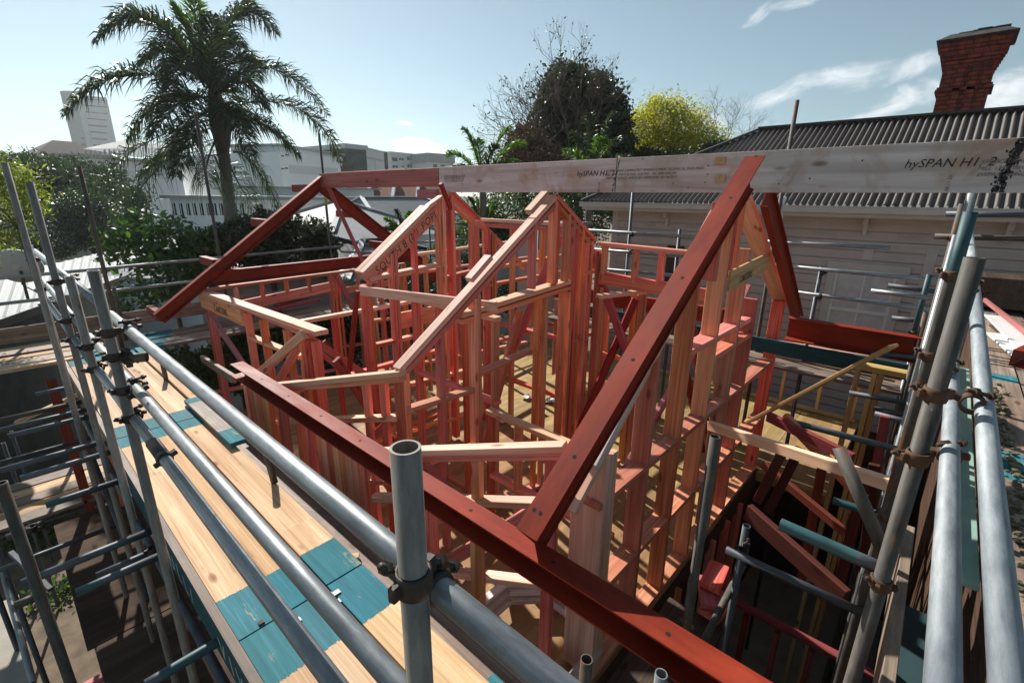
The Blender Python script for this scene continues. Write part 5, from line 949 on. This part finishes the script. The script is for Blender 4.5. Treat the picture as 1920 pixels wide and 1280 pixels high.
# roof helper
def hiproof(name, label, c, lx, ly, ze, rise, mroof, mwall, rot=0, hip=1.0, cat='house', wins=(), cap=None):
    r = thing(name, (c[0], c[1], ze-4), label, cat); Mr = Matrix.Translation((c[0], c[1], 0)) @ Matrix.Rotation(rot, 4, 'Z')
    bm = bmesh.new(); add_box(bm, (-lx/2, -ly/2, -8), (lx/2, ly/2, ze+.02)); link('wall', me_from(bm, mwall), Mr, r)
    e = .45; a, b = lx/2+e, ly/2+e; h = hip*b if a > b else hip*a; bm = bmesh.new()
    rg = [(-(a-h), 0, ze+rise), ((a-h), 0, ze+rise)] if a > b else [(0, -(b-h), ze+rise), (0, b-h, ze+rise)]
    ev = [(-a, -b, ze), (a, -b, ze), (a, b, ze), (-a, b, ze)]; V_ = [bm.verts.new(p) for p in ev+rg]
    fs = ((0, 1, 5, 4), (1, 2, 5), (2, 3, 4, 5), (3, 0, 4)) if a > b else ((1, 2, 5, 4), (0, 1, 4), (3, 0, 4, 5), (2, 3, 5))
    for f in fs: bm.faces.new([V_[i] for i in f])
    bm.faces.new([V_[i] for i in (3, 2, 1, 0)]); bmesh.ops.recalc_face_normals(bm, faces=bm.faces)
    rf = link('roof', me_from(bm, mroof), Mr, r)
    if cap:
        def T(p): return Mr @ Vector(p)
        for p, q in ((rg[0], rg[1]), (ev[0], rg[0]), (ev[3], rg[0] if a > b else rg[1]), (ev[1], rg[1] if a > b else rg[0]), (ev[2], rg[1])):
            if (Vector(p)-Vector(q)).length > .1: member('ridge_cap', T(p)+Vector((0, 0, .03)), T(q)+Vector((0, 0, .03)), .18, .04, cap, rf)
    for (x0, x1, z0, z1) in wins: bm = bmesh.new(); add_box(bm, (x0, -ly/2-.03, z0), (x1, -ly/2+.01, z1)); link('window', me_from(bm, M_WIN), Mr, r)
    return r
c = hd(640, 420, 19.5); hiproof('hip_roofed_house', 'house with a pale grey hip roof framed under the far gable', (c.x, c.y), 4.6, 5, -1.35, 1.15, M_ROOFL, M_BG, .15, cap=M_ROOFL)
c = hd(742, 410, 24); hiproof('hip_roofed_house', 'house with a small pale roof edged white, right of the far gable brace', (c.x, c.y), 5, 4.5, -1.3, 1.25, M_ROOFG, M_BG, .1, hip=.4, cap=M_BW)
c = hd(545, 450, 15); hiproof('dark_roofed_house', 'house with a charcoal roof behind the magnolia and the far gable', (c.x, c.y), 5.5, 4.5, -1.9, .95, M_ROOFD, M_BG, -.1, cap=M_ROOFG)
c = hd(700, 455, 15); hiproof('dark_roofed_house', 'low charcoal roof right below the pale hip roof', (c.x, c.y), 4.2, 3.5, -1.95, .7, M_ROOFD, M_BG, .1, cap=M_ROOFG)
c = hd(725, 365, 42); hiproof('terracotta_terrace', 'long terrace house with terracotta roof and pale parapet ribs under the ridge board', (c.x, c.y), 11, 6, -1.0, 2.2, M_TERR, M_BG, -.75, hip=.5, wins=((-3, -2.3, -2.2, -1.4), (-1.2, -.5, -2.2, -1.4), (1.5, 2.1, -2.2, -1.4), (3.2, 4.6, -2.4, -1.3)))
tr_ = bpy.data.objects['terracotta_terrace']; Mr = Matrix.Translation((c.x, c.y, 0)) @ Matrix.Rotation(-.75, 4, 'Z')
for x_ in (-4.9, -3.0, -1.1, .8, 2.7): member('parapet_rib', Mr @ Vector((x_, -3.4, -.9)), Mr @ Vector((x_, 0, 1.35)), .22, .3, M_BW, tr_)
c = hd(395, 452, 17); hiproof('low_grey_roof', 'low grey roof peeping out left of the palm trunk base', (c.x, c.y), 3.5, 3, -2.1, .7, M_ROOFG, M_BG, .5, cap=M_ROOFL)
c = hd(128, 300, 80); hiproof('brick_house', 'far brown hip-roofed house with chimneys above the trees at left', (c.x, c.y), 9, 7, 3.2, 2.6, M_BRK0, M_TERR, .2)
for px, py in ((128, 283), (89, 296)): p = hd(px, py, 79); tag(boxes('distant_chimney', [((p.x-.5, p.y-.5, p.z-3), (p.x+.5, p.y+.5, p.z)), ((p.x-.65, p.y-.65, p.z-.3), (p.x+.65, p.y+.65, p.z-.1))], M_BRK0, loc=p), 'far dark chimney, ' + ('on the brown house roof' if px > 100 else 'left of the brown house'), 'chimney')
# pale roof of the neighbour at left with dish
rh = thing('pale_roofed_house', at(60, 560, z=-2.6), 'house with a wide pale ribbed metal roof at left, carrying the satellite dish', 'house')
e0, e1 = at(-260, 692, z=-2.7), at(330, 483, z=-2.7); u0, u1 = at(-200, 565, z=-2.45), at(335, 440, z=-2.4)
bm = bmesh.new(); o0 = Vector(e0); n = 90; prev = None
for i in range(n+1):
    t_ = i/n; a = bm.verts.new(e0.lerp(e1, t_)-o0+Vector((0, 0, .03*(i % 3 == 0)))); b = bm.verts.new(u0.lerp(u1, t_)-o0+Vector((0, 0, .03*(i % 3 == 0))))
    if prev: bm.faces.new((prev[0], a, b, prev[1]))
    prev = (a, b)
link('roof', me_from(bm, M_ROOFL), Matrix.Translation(o0), rh)
bm = bmesh.new(); dz = Vector((0, 0, -4.3)); inn = (u0-e0).normalized()*.5
for a, b in ((e0+inn, e1+inn), (e1+inn, u1)): bm.faces.new([bm.verts.new(p-o0) for p in (a, b, b+dz, a+dz)])
link('wall', me_from(bm, plain('grey_green_wall', (.13, .14, .12), .8)), Matrix.Translation(o0), rh); member('fascia', e0+Vector((0, 0, -.08)), e1+Vector((0, 0, -.08)), .06, .2, M_TRIMD, rh); member('barge_board', e1, u1, .06, .18, M_TRIM, rh)
dc = at(33, 503, z=-1.55)*1.0; dc = dist(33, 503, 12.5); ds = thing('satellite_dish', dist(52, 562, 12.3), 'grey satellite dish on a mast standing on the pale metal roof', 'satellite dish')
bm = bmesh.new(); lathe_x(bm, [(.07*(r_/.34)**2, r_) for r_ in (.0005, .08, .16, .24, .30, .34)]+[(.085, .345), (.06, .34), (-.012, .001)], 28)
dd = (Vector((.35, 1, .45))).normalized(); link('reflector', me_from(bm, M_BG), frame_m(dc, dc+dd), ds)
base_ = dist(53, 562, 12.6); member('mast', base_, dc+Vector((.03, .02, -.05)), .045, .045, M_TUBEO, ds); member('feed_arm', dc+Vector((0, 0, -.3)), dc+dd*.42, .025, .025, M_TUBEO, ds); member('mast_brace', base_+Vector((.3, 0, -.05)), dc+Vector((.05, 0, -.35)), .02, .02, M_TUBEO, ds)
sheet('lawn', hd(150, 470, 30).x-4, hd(150, 470, 30).y-5, hd(150, 470, 30).x+5, hd(150, 470, 30).y+6, -6.0, M_GRASS, .5)
p = hd(50, 434, 36); tag(boxes('white_wall', [((p.x-9, p.y, -7), (p.x+4, p.y+.3, p.z+.45))], M_BW, loc=p), 'long low white wall between the hedges at far left', 'wall')
p = hd(40, 425, 42); tag(boxes('grey_roof_strip', [((p.x-9, p.y, -7), (p.x+5, p.y+5, p.z+.2))], M_ROOFG, loc=p), 'low grey flat roof behind the white wall at far left', 'shed')
# ------------------------------------------------------------------ vegetation
def leaves(name, C_, n, size, mat, loc, parent=None, droop=.0, asp=.5):
    """C_: (n,3) centres; folded diamond leaves"""
    n = len(C_); a = nrs.normal(size=(n, 3)); a[:, 2] -= droop; a /= np.linalg.norm(a, axis=1)[:, None]; b = nrs.normal(size=(n, 3)); b -= a*(a*b).sum(1)[:, None]; b /= np.linalg.norm(b, axis=1)[:, None]
    nn = np.cross(a, b); s_ = size*nrs.uniform(.6, 1.35, (n, 1)); t_ = C_+a*s_; l_ = C_+a*s_*.5+b*s_*asp*.5+nn*s_*.12; r_ = C_+a*s_*.5-b*s_*asp*.5+nn*s_*.12
    V_ = np.stack([C_, r_, t_, l_], 1).reshape(-1, 3); Q = np.arange(n*4).reshape(-1, 4); return np_mesh(name, V_, Q, mat, loc, parent)
def blobs_points(blobs, n, clump=.22, shell=.62, per=26):
    """blobs: (px, py, D, rx_px, ry_px[, depth m])"""
    P_ = []; vol = np.array([b[3]*b[4]*b[2]**2 for b in blobs], float); vol /= vol.sum()
    for b, w_ in zip(blobs, vol):
        c = np.array(dist(b[0], b[1], b[2])); s_ = b[2]/f_*.9; rx, rz = b[3]*s_, b[4]*s_; ry = b[5] if len(b) > 5 else rx
        k = max(3, int(n*w_/per)); u = nrs.normal(size=(k, 3)); u /= np.linalg.norm(u, axis=1)[:, None]; rr = nrs.uniform(shell, 1.0, (k, 1))**.8
        u = u*rr; cc = c+u*np.array([max(rx, ry), max(rx, ry), rz]); g = cc[:, None, :]+nrs.normal(size=(k, per, 3))*clump*min(rx, rz)*np.array([1, 1, .8]); P_.append(g.reshape(-1, 3))
    return np.concatenate(P_)
def limb_mesh(segs, mat, name, loc, parent):
    """segs: (p, q, r0, r1)"""
    V_ = []; Q = []; k = 5
    for p, q, r0, r1 in segs:
        p = np.array(p); q = np.array(q); d = q-p; L_ = np.linalg.norm(d); d = d/max(L_, 1e-6); u = np.cross(d, [.3, .2, 1.0]); u /= np.linalg.norm(u); v = np.cross(d, u); b0 = len(V_)
        for c, r in ((p, r0), (q, r1)):
            for i in range(k): V_.append(c+u*r*math.cos(2*math.pi*i/k)+v*r*math.sin(2*math.pi*i/k))
        for i in range(k): Q.append((b0+i, b0+(i+1) % k, b0+k+(i+1) % k, b0+k+i))
    return np_mesh(name, V_, Q, mat, loc, parent, True)
def branch(segs, p, d, L_, r, depth, tips, rr, spread=.6, grav=0.0, kids=3):
    n = 3; pts = [Vector(p)]; d = Vector(d).normalized()
    for i in range(n):
        d = (d+Vector((rr.gauss(0, .16), rr.gauss(0, .16), rr.gauss(0, .12)+grav))).normalized(); pts.append(pts[-1]+d*L_/n)
        segs.append((pts[-2], pts[-1], r*(1-.28*i/n), r*(1-.28*(i+1)/n)))
    if depth <= 0: tips.extend(pts[1:]); return
    for k in range(kids):
        q = pts[-1] if k < 2 else pts[rr.choice((1, 2))]
        nd = (d+Vector((rr.gauss(0, spread), rr.gauss(0, spread), rr.gauss(.1, spread*.7)))).normalized(); branch(segs, q, nd, L_*rr.uniform(.62, .82), r*.6, depth-1, tips, rr, spread, grav, kids)
def tree(name, label, cat, blobs, n, size, mat, base=None, tr=.15, clump=.22, shell=.62, asp=.5, group=None, limbs=True, per=26, seed=1):
    P_ = blobs_points(blobs, n, clump, shell, per); c = P_.mean(0); bx = base or (c[0], c[1]); r = thing(name, (bx[0], bx[1], -7), label, cat, group)
    leaves('crown', P_, n, size, mat, c, r, asp=asp)
    if limbs:
        segs = []; rr = random.Random(seed); lo = P_[:, 2].min(); hi = P_[:, 2].max(); zmid = lo+(hi-lo)*.35; segs.append(((bx[0], bx[1], -7.1), (bx[0]+.1, bx[1], (zmid-7)/2), tr, tr*.85)); segs.append(((bx[0]+.1, bx[1], (zmid-7)/2), (c[0], c[1], zmid), tr*.85, tr*.6))
        for k in range(12): t_ = P_[rr.randrange(len(P_))]; m_ = (np.array((c[0], c[1], zmid))+t_)/2+nrs.normal(size=3)*.15; segs.append(((c[0], c[1], zmid), m_, tr*.4, tr*.22)); segs.append((m_, t_, tr*.22, tr*.06))
        limb_mesh(segs, M_BARK, 'trunk', (bx[0], bx[1], -7), r)
    return r
tree('evergreen_tree', 'tall dark evergreen tree with a rounded crown behind the grey ridge beam', 'tree', [(1065, 190, 20, 52, 60), (1050, 260, 20, 70, 60), (1115, 215, 20.5, 55, 62), (1135, 265, 20.5, 45, 60), (1090, 320, 20.5, 80, 60), (1000, 300, 19.5, 50, 50), (1150, 340, 20, 60, 60)], 60000, .19, M_LDARK, tr=.3, clump=.16)
tree('ivy_covered_tree', 'lower brownish ivy and twig tangle in front of the dark evergreen', 'tree', [(985, 270, 17.5, 42, 40), (1010, 310, 17, 60, 40), (960, 330, 17, 40, 50)], 9000, .10, M_LBRN, tr=.15, clump=.2)
tree('shrub', 'sunlit green brush behind the middle gable under the ridge beam', 'shrub', [(960, 400, 14, 60, 60), (1020, 420, 14, 50, 60), (900, 420, 14, 50, 50), (1090, 400, 15, 60, 60), (860, 470, 13.5, 50, 40)], 16000, .09, M_LBUSH, tr=.08)
tree('yellow_flowering_tree', 'bright yellow flowering tree right of the dark evergreen', 'tree', [(1240, 225, 22, 42, 38), (1212, 255, 22, 40, 38), (1285, 245, 22, 40, 40), (1250, 280, 22, 62, 32), (1300, 280, 22, 40, 30), (1235, 200, 22, 18, 16), (1335, 265, 22, 24, 24), (1195, 235, 22, 22, 26), (1300, 225, 22.3, 18, 16), (1205, 285, 22, 26, 20), (1345, 285, 22, 26, 16), (1265, 205, 22, 16, 18)], 23000, .12, M_LYEL, tr=.18, clump=.34, asp=.33, per=16)
tree('dark_shrub', 'low grey-green shrub strip under the yellow tree above the ridge beam', 'shrub', [(1210, 300, 20, 40, 20), (1270, 300, 20, 50, 18), (1170, 300, 20, 30, 30), (1340, 290, 21, 25, 22)], 8000, .12, M_LDARK, tr=.1)
def bare(name, label, base, dirs, L_, r, depth, seed, leafy=0, spread=.55, grav=.02, mat=M_BARK, kids=3):
    rr = random.Random(seed); segs = []; tips = []; t_ = thing(name, (base[0], base[1], -7), label, 'tree'); segs.append(((base[0], base[1], -7.1), base, r*1.5, r*1.1))
    for d in dirs: branch(segs, base, d, L_, r*.8, depth, tips, rr, spread, grav, kids)
    limb_mesh(segs, mat, 'branches', base, t_)
    if leafy: P_ = np.array([tuple(q) for q in tips]); idx = nrs.randint(0, len(P_), leafy); leaves('last_leaves', P_[idx]+nrs.normal(size=(leafy, 3))*.05, leafy, .09, M_LDARK, base, t_)
    return t_
b_ = dist(1072, 300, 18.3); up_r = R; 
def vdir(a, u_, f2=0): return R*a+Vector((0, 0, 1))*u_+F*f2
bare('bare_tree', 'bare-branched tree with a few last leaves standing against the dark evergreen', b_, [vdir(-.15, 1), vdir(.12, 1, .1), vdir(-.75, .75), vdir(.55, .8), vdir(-1, .55, .1)], 1.3, .05, 5, 11, 900, .42, .03)
b_ = dist(1335, 290, 24); bare('bare_tree', 'leafless fine-twigged tree between the yellow tree and the corrugated roof', b_, [vdir(.5, .6), vdir(.9, .5), vdir(.2, .8), vdir(1, .25)], .95, .022, 5, 5, 0, .5, .02)
b_ = dist(1010, 300, 17); bare('bare_tree', 'brown twiggy shrub tangle left of the bare tree trunk', b_, [vdir(-.5, .5), vdir(.3, .6), vdir(-.2, .7), vdir(-.9, .2)], 1.0, .03, 4, 9, 0, .6, .0, M_LBRN)
def frond(root, pts, nl, ll, mat, wd=.03, seed=0, hang=.5, name='frond'):
    """pts: three points (base, middle, tip)"""
    rr = np.random.RandomState(seed); P0, P1, P2 = [np.array(p) for p in pts]; C1 = 2*P1-.5*(P0+P2)
    t = np.linspace(.12, 1, nl); cur_ = lambda t: ((1-t)**2)[:, None]*P0+(2*t*(1-t))[:, None]*C1+(t**2)[:, None]*P2
    X = cur_(t); T_ = (2*(1-t))[:, None]*(C1-P0)+(2*t)[:, None]*(P2-C1); T_ /= np.linalg.norm(T_, axis=1)[:, None]
    V_ = []; Q = []; 
    for sgn in (-1, 1):
        for rep in range(2):
            sd = np.cross(T_, np.array([0, 0, 1.0])+rr.normal(size=3)*.1); sd /= np.linalg.norm(sd, axis=1)[:, None]
            lift = rr.uniform(-.35, .75, (nl, 1)); d = sgn*sd*.8+T_*rr.uniform(.35, .8, (nl, 1))+np.array([0, 0, 1.0])*lift+rr.normal(size=(nl, 3))*.12; d /= np.linalg.norm(d, axis=1)[:, None]
            ln = ll*(np.sin(np.pi*(t*.86+.10))**.6)[:, None]*rr.uniform(.75, 1.15, (nl, 1)); wv = np.cross(d, rr.normal(size=(nl, 3))); wv /= np.linalg.norm(wv, axis=1)[:, None]
            a = X; m_ = X+d*ln*.55; e = X+d*ln+np.array([0, 0, -1.0])*ln*hang*rr.uniform(.5, 1.2, (nl, 1)); w_ = wv*wd
            b0 = len(V_)*1; base_i = sum(len(v) for v in V_)
            V_.append(np.stack([a-w_*.4, a+w_*.4, m_-w_, m_+w_, e], 1).reshape(-1, 3)); i = base_i+np.arange(nl)*5
            Q.append(np.stack([i, i+1, i+3, i+2], 1)); Q.append(np.stack([i+2, i+3, i+4, i+4], 1))
    V_ = np.concatenate(V_); Q = np.concatenate(Q); tri = Q[:, 2] == Q[:, 3]
    me = bpy.data.meshes.new(name); loc = P0; fl = [tuple(q) if not t_ else tuple(q[:3]) for q, t_ in zip(Q.tolist(), tri)]
    # stem
    s_t = np.linspace(0, 1, 9); S_ = cur_(s_t); Vl = (V_-loc).tolist(); 
    for k in range(8):
        r0, r1 = .035*(1-s_t[k])+.006, .035*(1-s_t[k+1])+.006; b0 = len(Vl)
        for c_, r in ((S_[k]-loc, r0), (S_[k+1]-loc, r1)):
            for j in range(4): Vl.append((c_[0]+r*math.cos(j*math.pi/2), c_[1]+r*math.sin(j*math.pi/2), c_[2]+r*.4*(j % 2)))
        for j in range(4): fl.append((b0+j, b0+(j+1) % 4, b0+4+(j+1) % 4, b0+4+j))
    me.from_pydata(Vl, [], fl); me.materials.append(mat); return link(name, me, Matrix.Translation(Vector(loc)), root)
# big palm
PY = 17.0
tb = at(436, 455, y=PY); pr_ = thing('palm_tree', (tb.x, tb.y, -7), 'tall feathery palm tree at the left with its ringed trunk behind the scaffold poles', 'palm tree')
tp = [Vector((tb.x-.25, PY, -7)), at(440, 520, y=PY), at(436, 450, y=PY), at(428, 370, y=PY), at(421, 300, y=PY), at(416, 262, y=PY)]
bm = bmesh.new(); prev = None; NS = 14; ringz = []
for i in range(len(tp)-1):
    for j in range(12):
        t_ = j/12; p = tp[i].lerp(tp[i+1], t_); ringz.append((p, .19-.04*((i+t_)/5)+(.012 if j % 3 == 0 else 0)))
ringz.append((tp[-1], .15))
for p, r in ringz:
    rg = [bm.verts.new((p.x-tb.x+r*math.cos(2*math.pi*k/NS), p.y-tb.y+r*math.sin(2*math.pi*k/NS), p.z)) for k in range(NS)]
    if prev:
        for k in range(NS): f = bm.faces.new((prev[k], prev[(k+1) % NS], rg[(k+1) % NS], rg[k])); f.smooth = True
    prev = rg
link('trunk', me_from(bm, M_PBARK), Matrix.Translation((tb.x, tb.y, 0)), pr_)
bm = bmesh.new(); prev = None; cs = [at(418, 290, y=PY), at(416, 262, y=PY), at(414, 235, y=PY), at(410, 210, y=PY), at(404, 185, y=PY), at(398, 165, y=PY)]
for p, r in zip(cs, (.15, .21, .28, .26, .19, .09)):
    rg = [bm.verts.new((p.x-tb.x+r*math.cos(2*math.pi*k/NS)*(1+.12*(k % 2)), p.y-tb.y+r*math.sin(2*math.pi*k/NS)*(1+.12*(k % 2)), p.z)) for k in range(NS)]
    if prev:
        for k in range(NS): f = bm.faces.new((prev[k], prev[(k+1) % NS], rg[(k+1) % NS], rg[k])); f.smooth = True
    prev = rg
link('crownshaft', me_from(bm, M_BARK), Matrix.Translation((tb.x, tb.y, 0)), pr_)
FR = [((385, 165), (285, 38), (182, 78), 0, -.6, 0), ((385, 150), (352, 55), (330, 18), 0, .3, 1), ((388, 150), (372, 60), (360, -8), .2, 0, 1), ((390, 160), (445, 30), (517, 62), 0, .5, 0), ((390, 160), (425, 45), (470, 5), .3, 1, 0), ((380, 190), (250, 138), (124, 215), 0, -.8, 0), ((400, 190), (505, 128), (612, 215), 0, .5, 0), ((415, 205), (560, 205), (640, 305), 0, 0, 0), ((395, 235), (285, 262), (178, 352), 0, -.5, 2), ((400, 262), (290, 322), (213, 460), 0, -1.2, 2), ((425, 285), (472, 305), (522, 388), 0, -.4, 2), ((425, 290), (448, 345), (485, 400), 0, .6, 2), ((390, 200), (310, 185), (240, 262), 0, .8, 0), ((392, 150), (330, 95), (262, 120), 0, 1.2, 0), ((400, 220), (480, 225), (560, 290), 0, -1.0, 0), ((395, 190), (345, 190), (285, 255), 0, -1.4, 0), ((395, 240), (330, 275), (262, 330), 0, 1.0, 0), ((395, 160), (410, 90), (455, 90), 0, 1.5, 0), ((395, 170), (350, 120), (320, 160), 0, -1.5, 0), ((400, 190), (440, 150), (500, 200), 0, -1.5, 0), ((398, 180), (395, 100), (400, 30), 0, -.7, 0), ((400, 215), (430, 215), (470, 290), 0, -1.6, 0), ((385, 150), (320, 60), (240, 30), 0, .8, 0), ((402, 200), (360, 240), (330, 330), 0, -1.0, 0), ((410, 250), (390, 300), (385, 345), 0, -.6, 2), ((395, 170), (450, 110), (480, 150), .0, 1.3, 0), ((395, 190), (420, 170), (455, 250), 0, 1.2, 0), ((398, 175), (380, 130), (340, 100), 0, 1.8, 0)]
for k, (a, b, c, _, dy, ty) in enumerate(FR):
    m_ = (M_LPALM, M_LPALMY, M_LPALM)[ty]; frond(pr_, (at(*a, y=PY), at(*b, y=PY+dy*.6), at(*c, y=PY+dy)), 84 if ty != 2 else 50, .78 if ty != 1 else .6, m_, (.018 if ty != 2 else .010), k, .45 if ty == 0 else (.15 if ty == 1 else 1.0))
def small_palm(label, D, base, tips, mats, ll, seed):
    b_ = dist(*base, D); r = thing('young_palm', (b_.x, b_.y, -7), label, 'palm tree'); limb_mesh([((b_.x, b_.y, -7.1), tuple(b_), .12, .09)], M_PBARK, 'trunk', b_, r)
    for k, (tx, ty, dd_) in enumerate(tips):
        t_ = dist(tx, ty, D+dd_); m_ = b_.lerp(t_, .55)+Vector((0, 0, .16*(t_-b_).length)); frond(r, (b_, m_, t_), 46, ll, mats[k % len(mats)], .013, seed+k, .25)
small_palm('bright green young palm beside the bare tree, lit from behind', 13, (905, 335), [(868, 243, 0), (838, 290, .3), (848, 322, -.5), (958, 240, .2), (985, 270, .5), (930, 275, -.3), (892, 262, .8), (975, 310, -.4), (850, 345, -.6)], [M_LPALMY, M_LPALMY, M_LPALM], .34, 50)
small_palm('darker young palm in front of the evergreen, right of the bare tree', 13.5, (1108, 330), [(1105, 215, 0), (1152, 212, .3), (1062, 285, -.5), (1165, 262, .2), (1075, 250, .5), (1130, 260, -.6), (1185, 300, .3), (1055, 320, -.4)], [M_LPALM, M_LPALM, M_LPALMY], .34, 70)
small_palm('spiky palm top behind the green handwriting plate', 13, (760, 452), [(742, 395, 0), (722, 410, .2), (716, 430, -.3), (725, 450, .1), (790, 420, .3), (770, 398, -.3), (735, 425, .5)], [M_LPALM, M_LPALMY], .22, 90)
small_palm('palm seen low between the left gable post and the middle gable', 13, (905, 452), [(880, 372, 0), (925, 380, .2), (945, 410, -.3), (862, 420, .1), (955, 440, .3), (900, 380, .6)], [M_LPALM, M_LPALMY], .3, 110)
small_palm('spreading palm low behind the left gable post', 12.5, (880, 560), [(850, 500, 0), (905, 500, .2), (925, 530, -.3), (840, 540, .1), (880, 490, .4)], [M_LPALM], .3, 130)
tree('magnolia_tree', 'glossy brown-green magnolia behind the far wing wall and palm trunk', 'tree', [(560, 440, 12.5, 60, 30), (500, 430, 12.6, 50, 30), (450, 460, 12.4, 55, 35), (400, 470, 12.6, 40, 28), (600, 462, 12.5, 36, 20), (520, 482, 12.3, 85, 18)], 11000, .13, M_LMAG, tr=.1, clump=.22, asp=.45)
tree('magnolia_tree', 'glossy bush seen through the openings of the far wing wall', 'tree', [(620, 640, 10.6, 70, 40), (690, 610, 10.6, 60, 45), (560, 620, 10.6, 50, 30), (740, 580, 10.8, 40, 40), (630, 700, 10.4, 60, 30)], 9000, .09, M_LMAG, tr=.08)
tree('green_shrub', 'bright green leafy shrub tree left of the far wing wall', 'shrub', [(275, 455, 12, 55, 42), (330, 465, 12, 50, 34), (235, 435, 12.2, 36, 32), (360, 480, 11.8, 45, 34), (310, 515, 11.5, 60, 34), (390, 452, 12.2, 30, 16), (270, 560, 11, 60, 20)], 3000, .14, M_LGREEN, tr=.06, clump=.34, per=14)
tree('green_shrub', 'dark green shrub below the wing wall, beyond the walkway', 'shrub', [(350, 700, 9.6, 60, 40), (420, 690, 9.8, 50, 40), (480, 640, 10.2, 50, 40), (330, 740, 9.4, 40, 30)], 8000, .09, M_LGREEN, tr=.06)
tree('round_bush', 'big hazy dark bush behind the white flowers at left', 'bush', [(100, 355, 38, 56, 40), (60, 345, 38, 50, 36), (150, 380, 37, 50, 40), (190, 395, 36, 46, 44), (228, 385, 36, 36, 36)], 16000, .2, M_LHAZE, tr=.2)
tree('round_bush', 'silvery green bush in front of the big dark bush at left', 'bush', [(130, 412, 31, 50, 34), (190, 428, 30, 46, 30), (160, 390, 31, 40, 28)], 12000, .13, M_LHAZE, tr=.15)
tree('white_flower_bush', 'bush with pale flowers behind the tall scaffold pole at left', 'bush', [(110, 448, 32, 26, 18), (150, 438, 32, 22, 16)], 1500, .09, M_WHITE, tr=.05, limbs=False, per=8, clump=.3)
tree('clipped_hedge', 'long dark clipped hedge in front of the white wall at far left', 'hedge', [(20, 456, 34, 30, 14, 2), (70, 456, 34, 30, 14, 2), (120, 454, 34, 30, 14, 2), (165, 452, 34, 20, 12, 2)], 9000, .1, M_LDARK, tr=.1, limbs=False)
tree('tree', 'dark tree on the skyline left of the distant tower', 'tree', [(70, 310, 45, 30, 16), (95, 320, 45, 30, 18), (40, 325, 44, 40, 20), (130, 330, 44, 40, 22), (180, 335, 46, 40, 20), (0, 330, 44, 40, 24)], 12000, .28, M_LHAZE, tr=.2)
tree('feathery_tree', 'yellow-green feathery tree cut by the left edge of the picture', 'tree', [(18, 350, 10.5, 32, 28), (30, 390, 10.5, 28, 22), (4, 440, 10.3, 22, 22), (16, 322, 10.6, 20, 12)], 2400, .10, M_LFERN, tr=.04, asp=.22, clump=.42, per=12)
tree('round_bush', 'brownish scrub behind the satellite dish', 'bush', [(40, 470, 31, 40, 16), (90, 474, 31, 34, 10), (5, 480, 30, 30, 14)], 5000, .1, M_LBUSH, tr=.06)
tree('green_shrub', 'mixed planting low behind the left gable posts', 'shrub', [(760, 520, 12, 50, 50), (820, 560, 12, 40, 40), (880, 600, 12, 50, 40), (980, 560, 12.5, 60, 40), (1060, 520, 13, 50, 30)], 9000, .09, M_LBUSH, tr=.06)
def tuft(px, py, z, n, s_, lab):
    p = at(px, py, z=z); C_ = np.array(p)+nrs.normal(size=(n, 3))*np.array([s_, s_, .05]); C_[:, 2] = np.maximum(C_[:, 2], z); o = leaves('weed_patch', C_, n, .12, M_LGREEN, p); tag(o, lab, kind='stuff')
tuft(80, 1000, -6.9, 500, .35, 'green weeds on the dirt under the transoms'); tuft(108, 1105, -6.9, 260, .2, 'green weeds beside the pink timber stack')
# distant hills and skyline filler
def hills():
    V_ = []; Q = []; n = 160
    for i in range(n+1):
        a = math.radians(-30+160*i/n); D = 460; h = 3.5+2.5*math.sin(i*.31)+2*math.sin(i*.13+1)+1*math.sin(i*.9); V_ += [(D*math.cos(a), D*math.sin(a), -18), (D*1.05*math.cos(a), D*1.05*math.sin(a), h), (D*1.2*math.cos(a), D*1.2*math.sin(a), -18)]
        if i: b0 = 3*i; Q += [(b0-3, b0, b0+1, b0-2), (b0-2, b0+1, b0+2, b0-1)]
    o = np_mesh('hills', V_, Q, plain('hazy_hill_green', (.10, .14, .13), .9, sc=.02), (0, 0, 0), smooth=True); tag(o, kind='structure')
hills()
# ------------------------------------------------------------------ air
hm = bpy.data.materials.new('air_haze'); hm.use_nodes = True; hn = hm.node_tree.nodes; hn.clear(); ho = hn.new('ShaderNodeOutputMaterial'); hv_ = hn.new('ShaderNodeVolumePrincipled')
hv_.inputs['Density'].default_value = .00045; hv_.inputs['Anisotropy'].default_value = .45; hv_.inputs['Color'].default_value = (.93, .97, 1, 1); hm.node_tree.links.new(hv_.outputs[0], ho.inputs['Volume'])
bm = bmesh.new(); add_box(bm, (-660, -660, -24), (660, 660, 75)); tag(link('haze', me_from(bm, hm), Matrix.Identity(4)), kind='stuff')
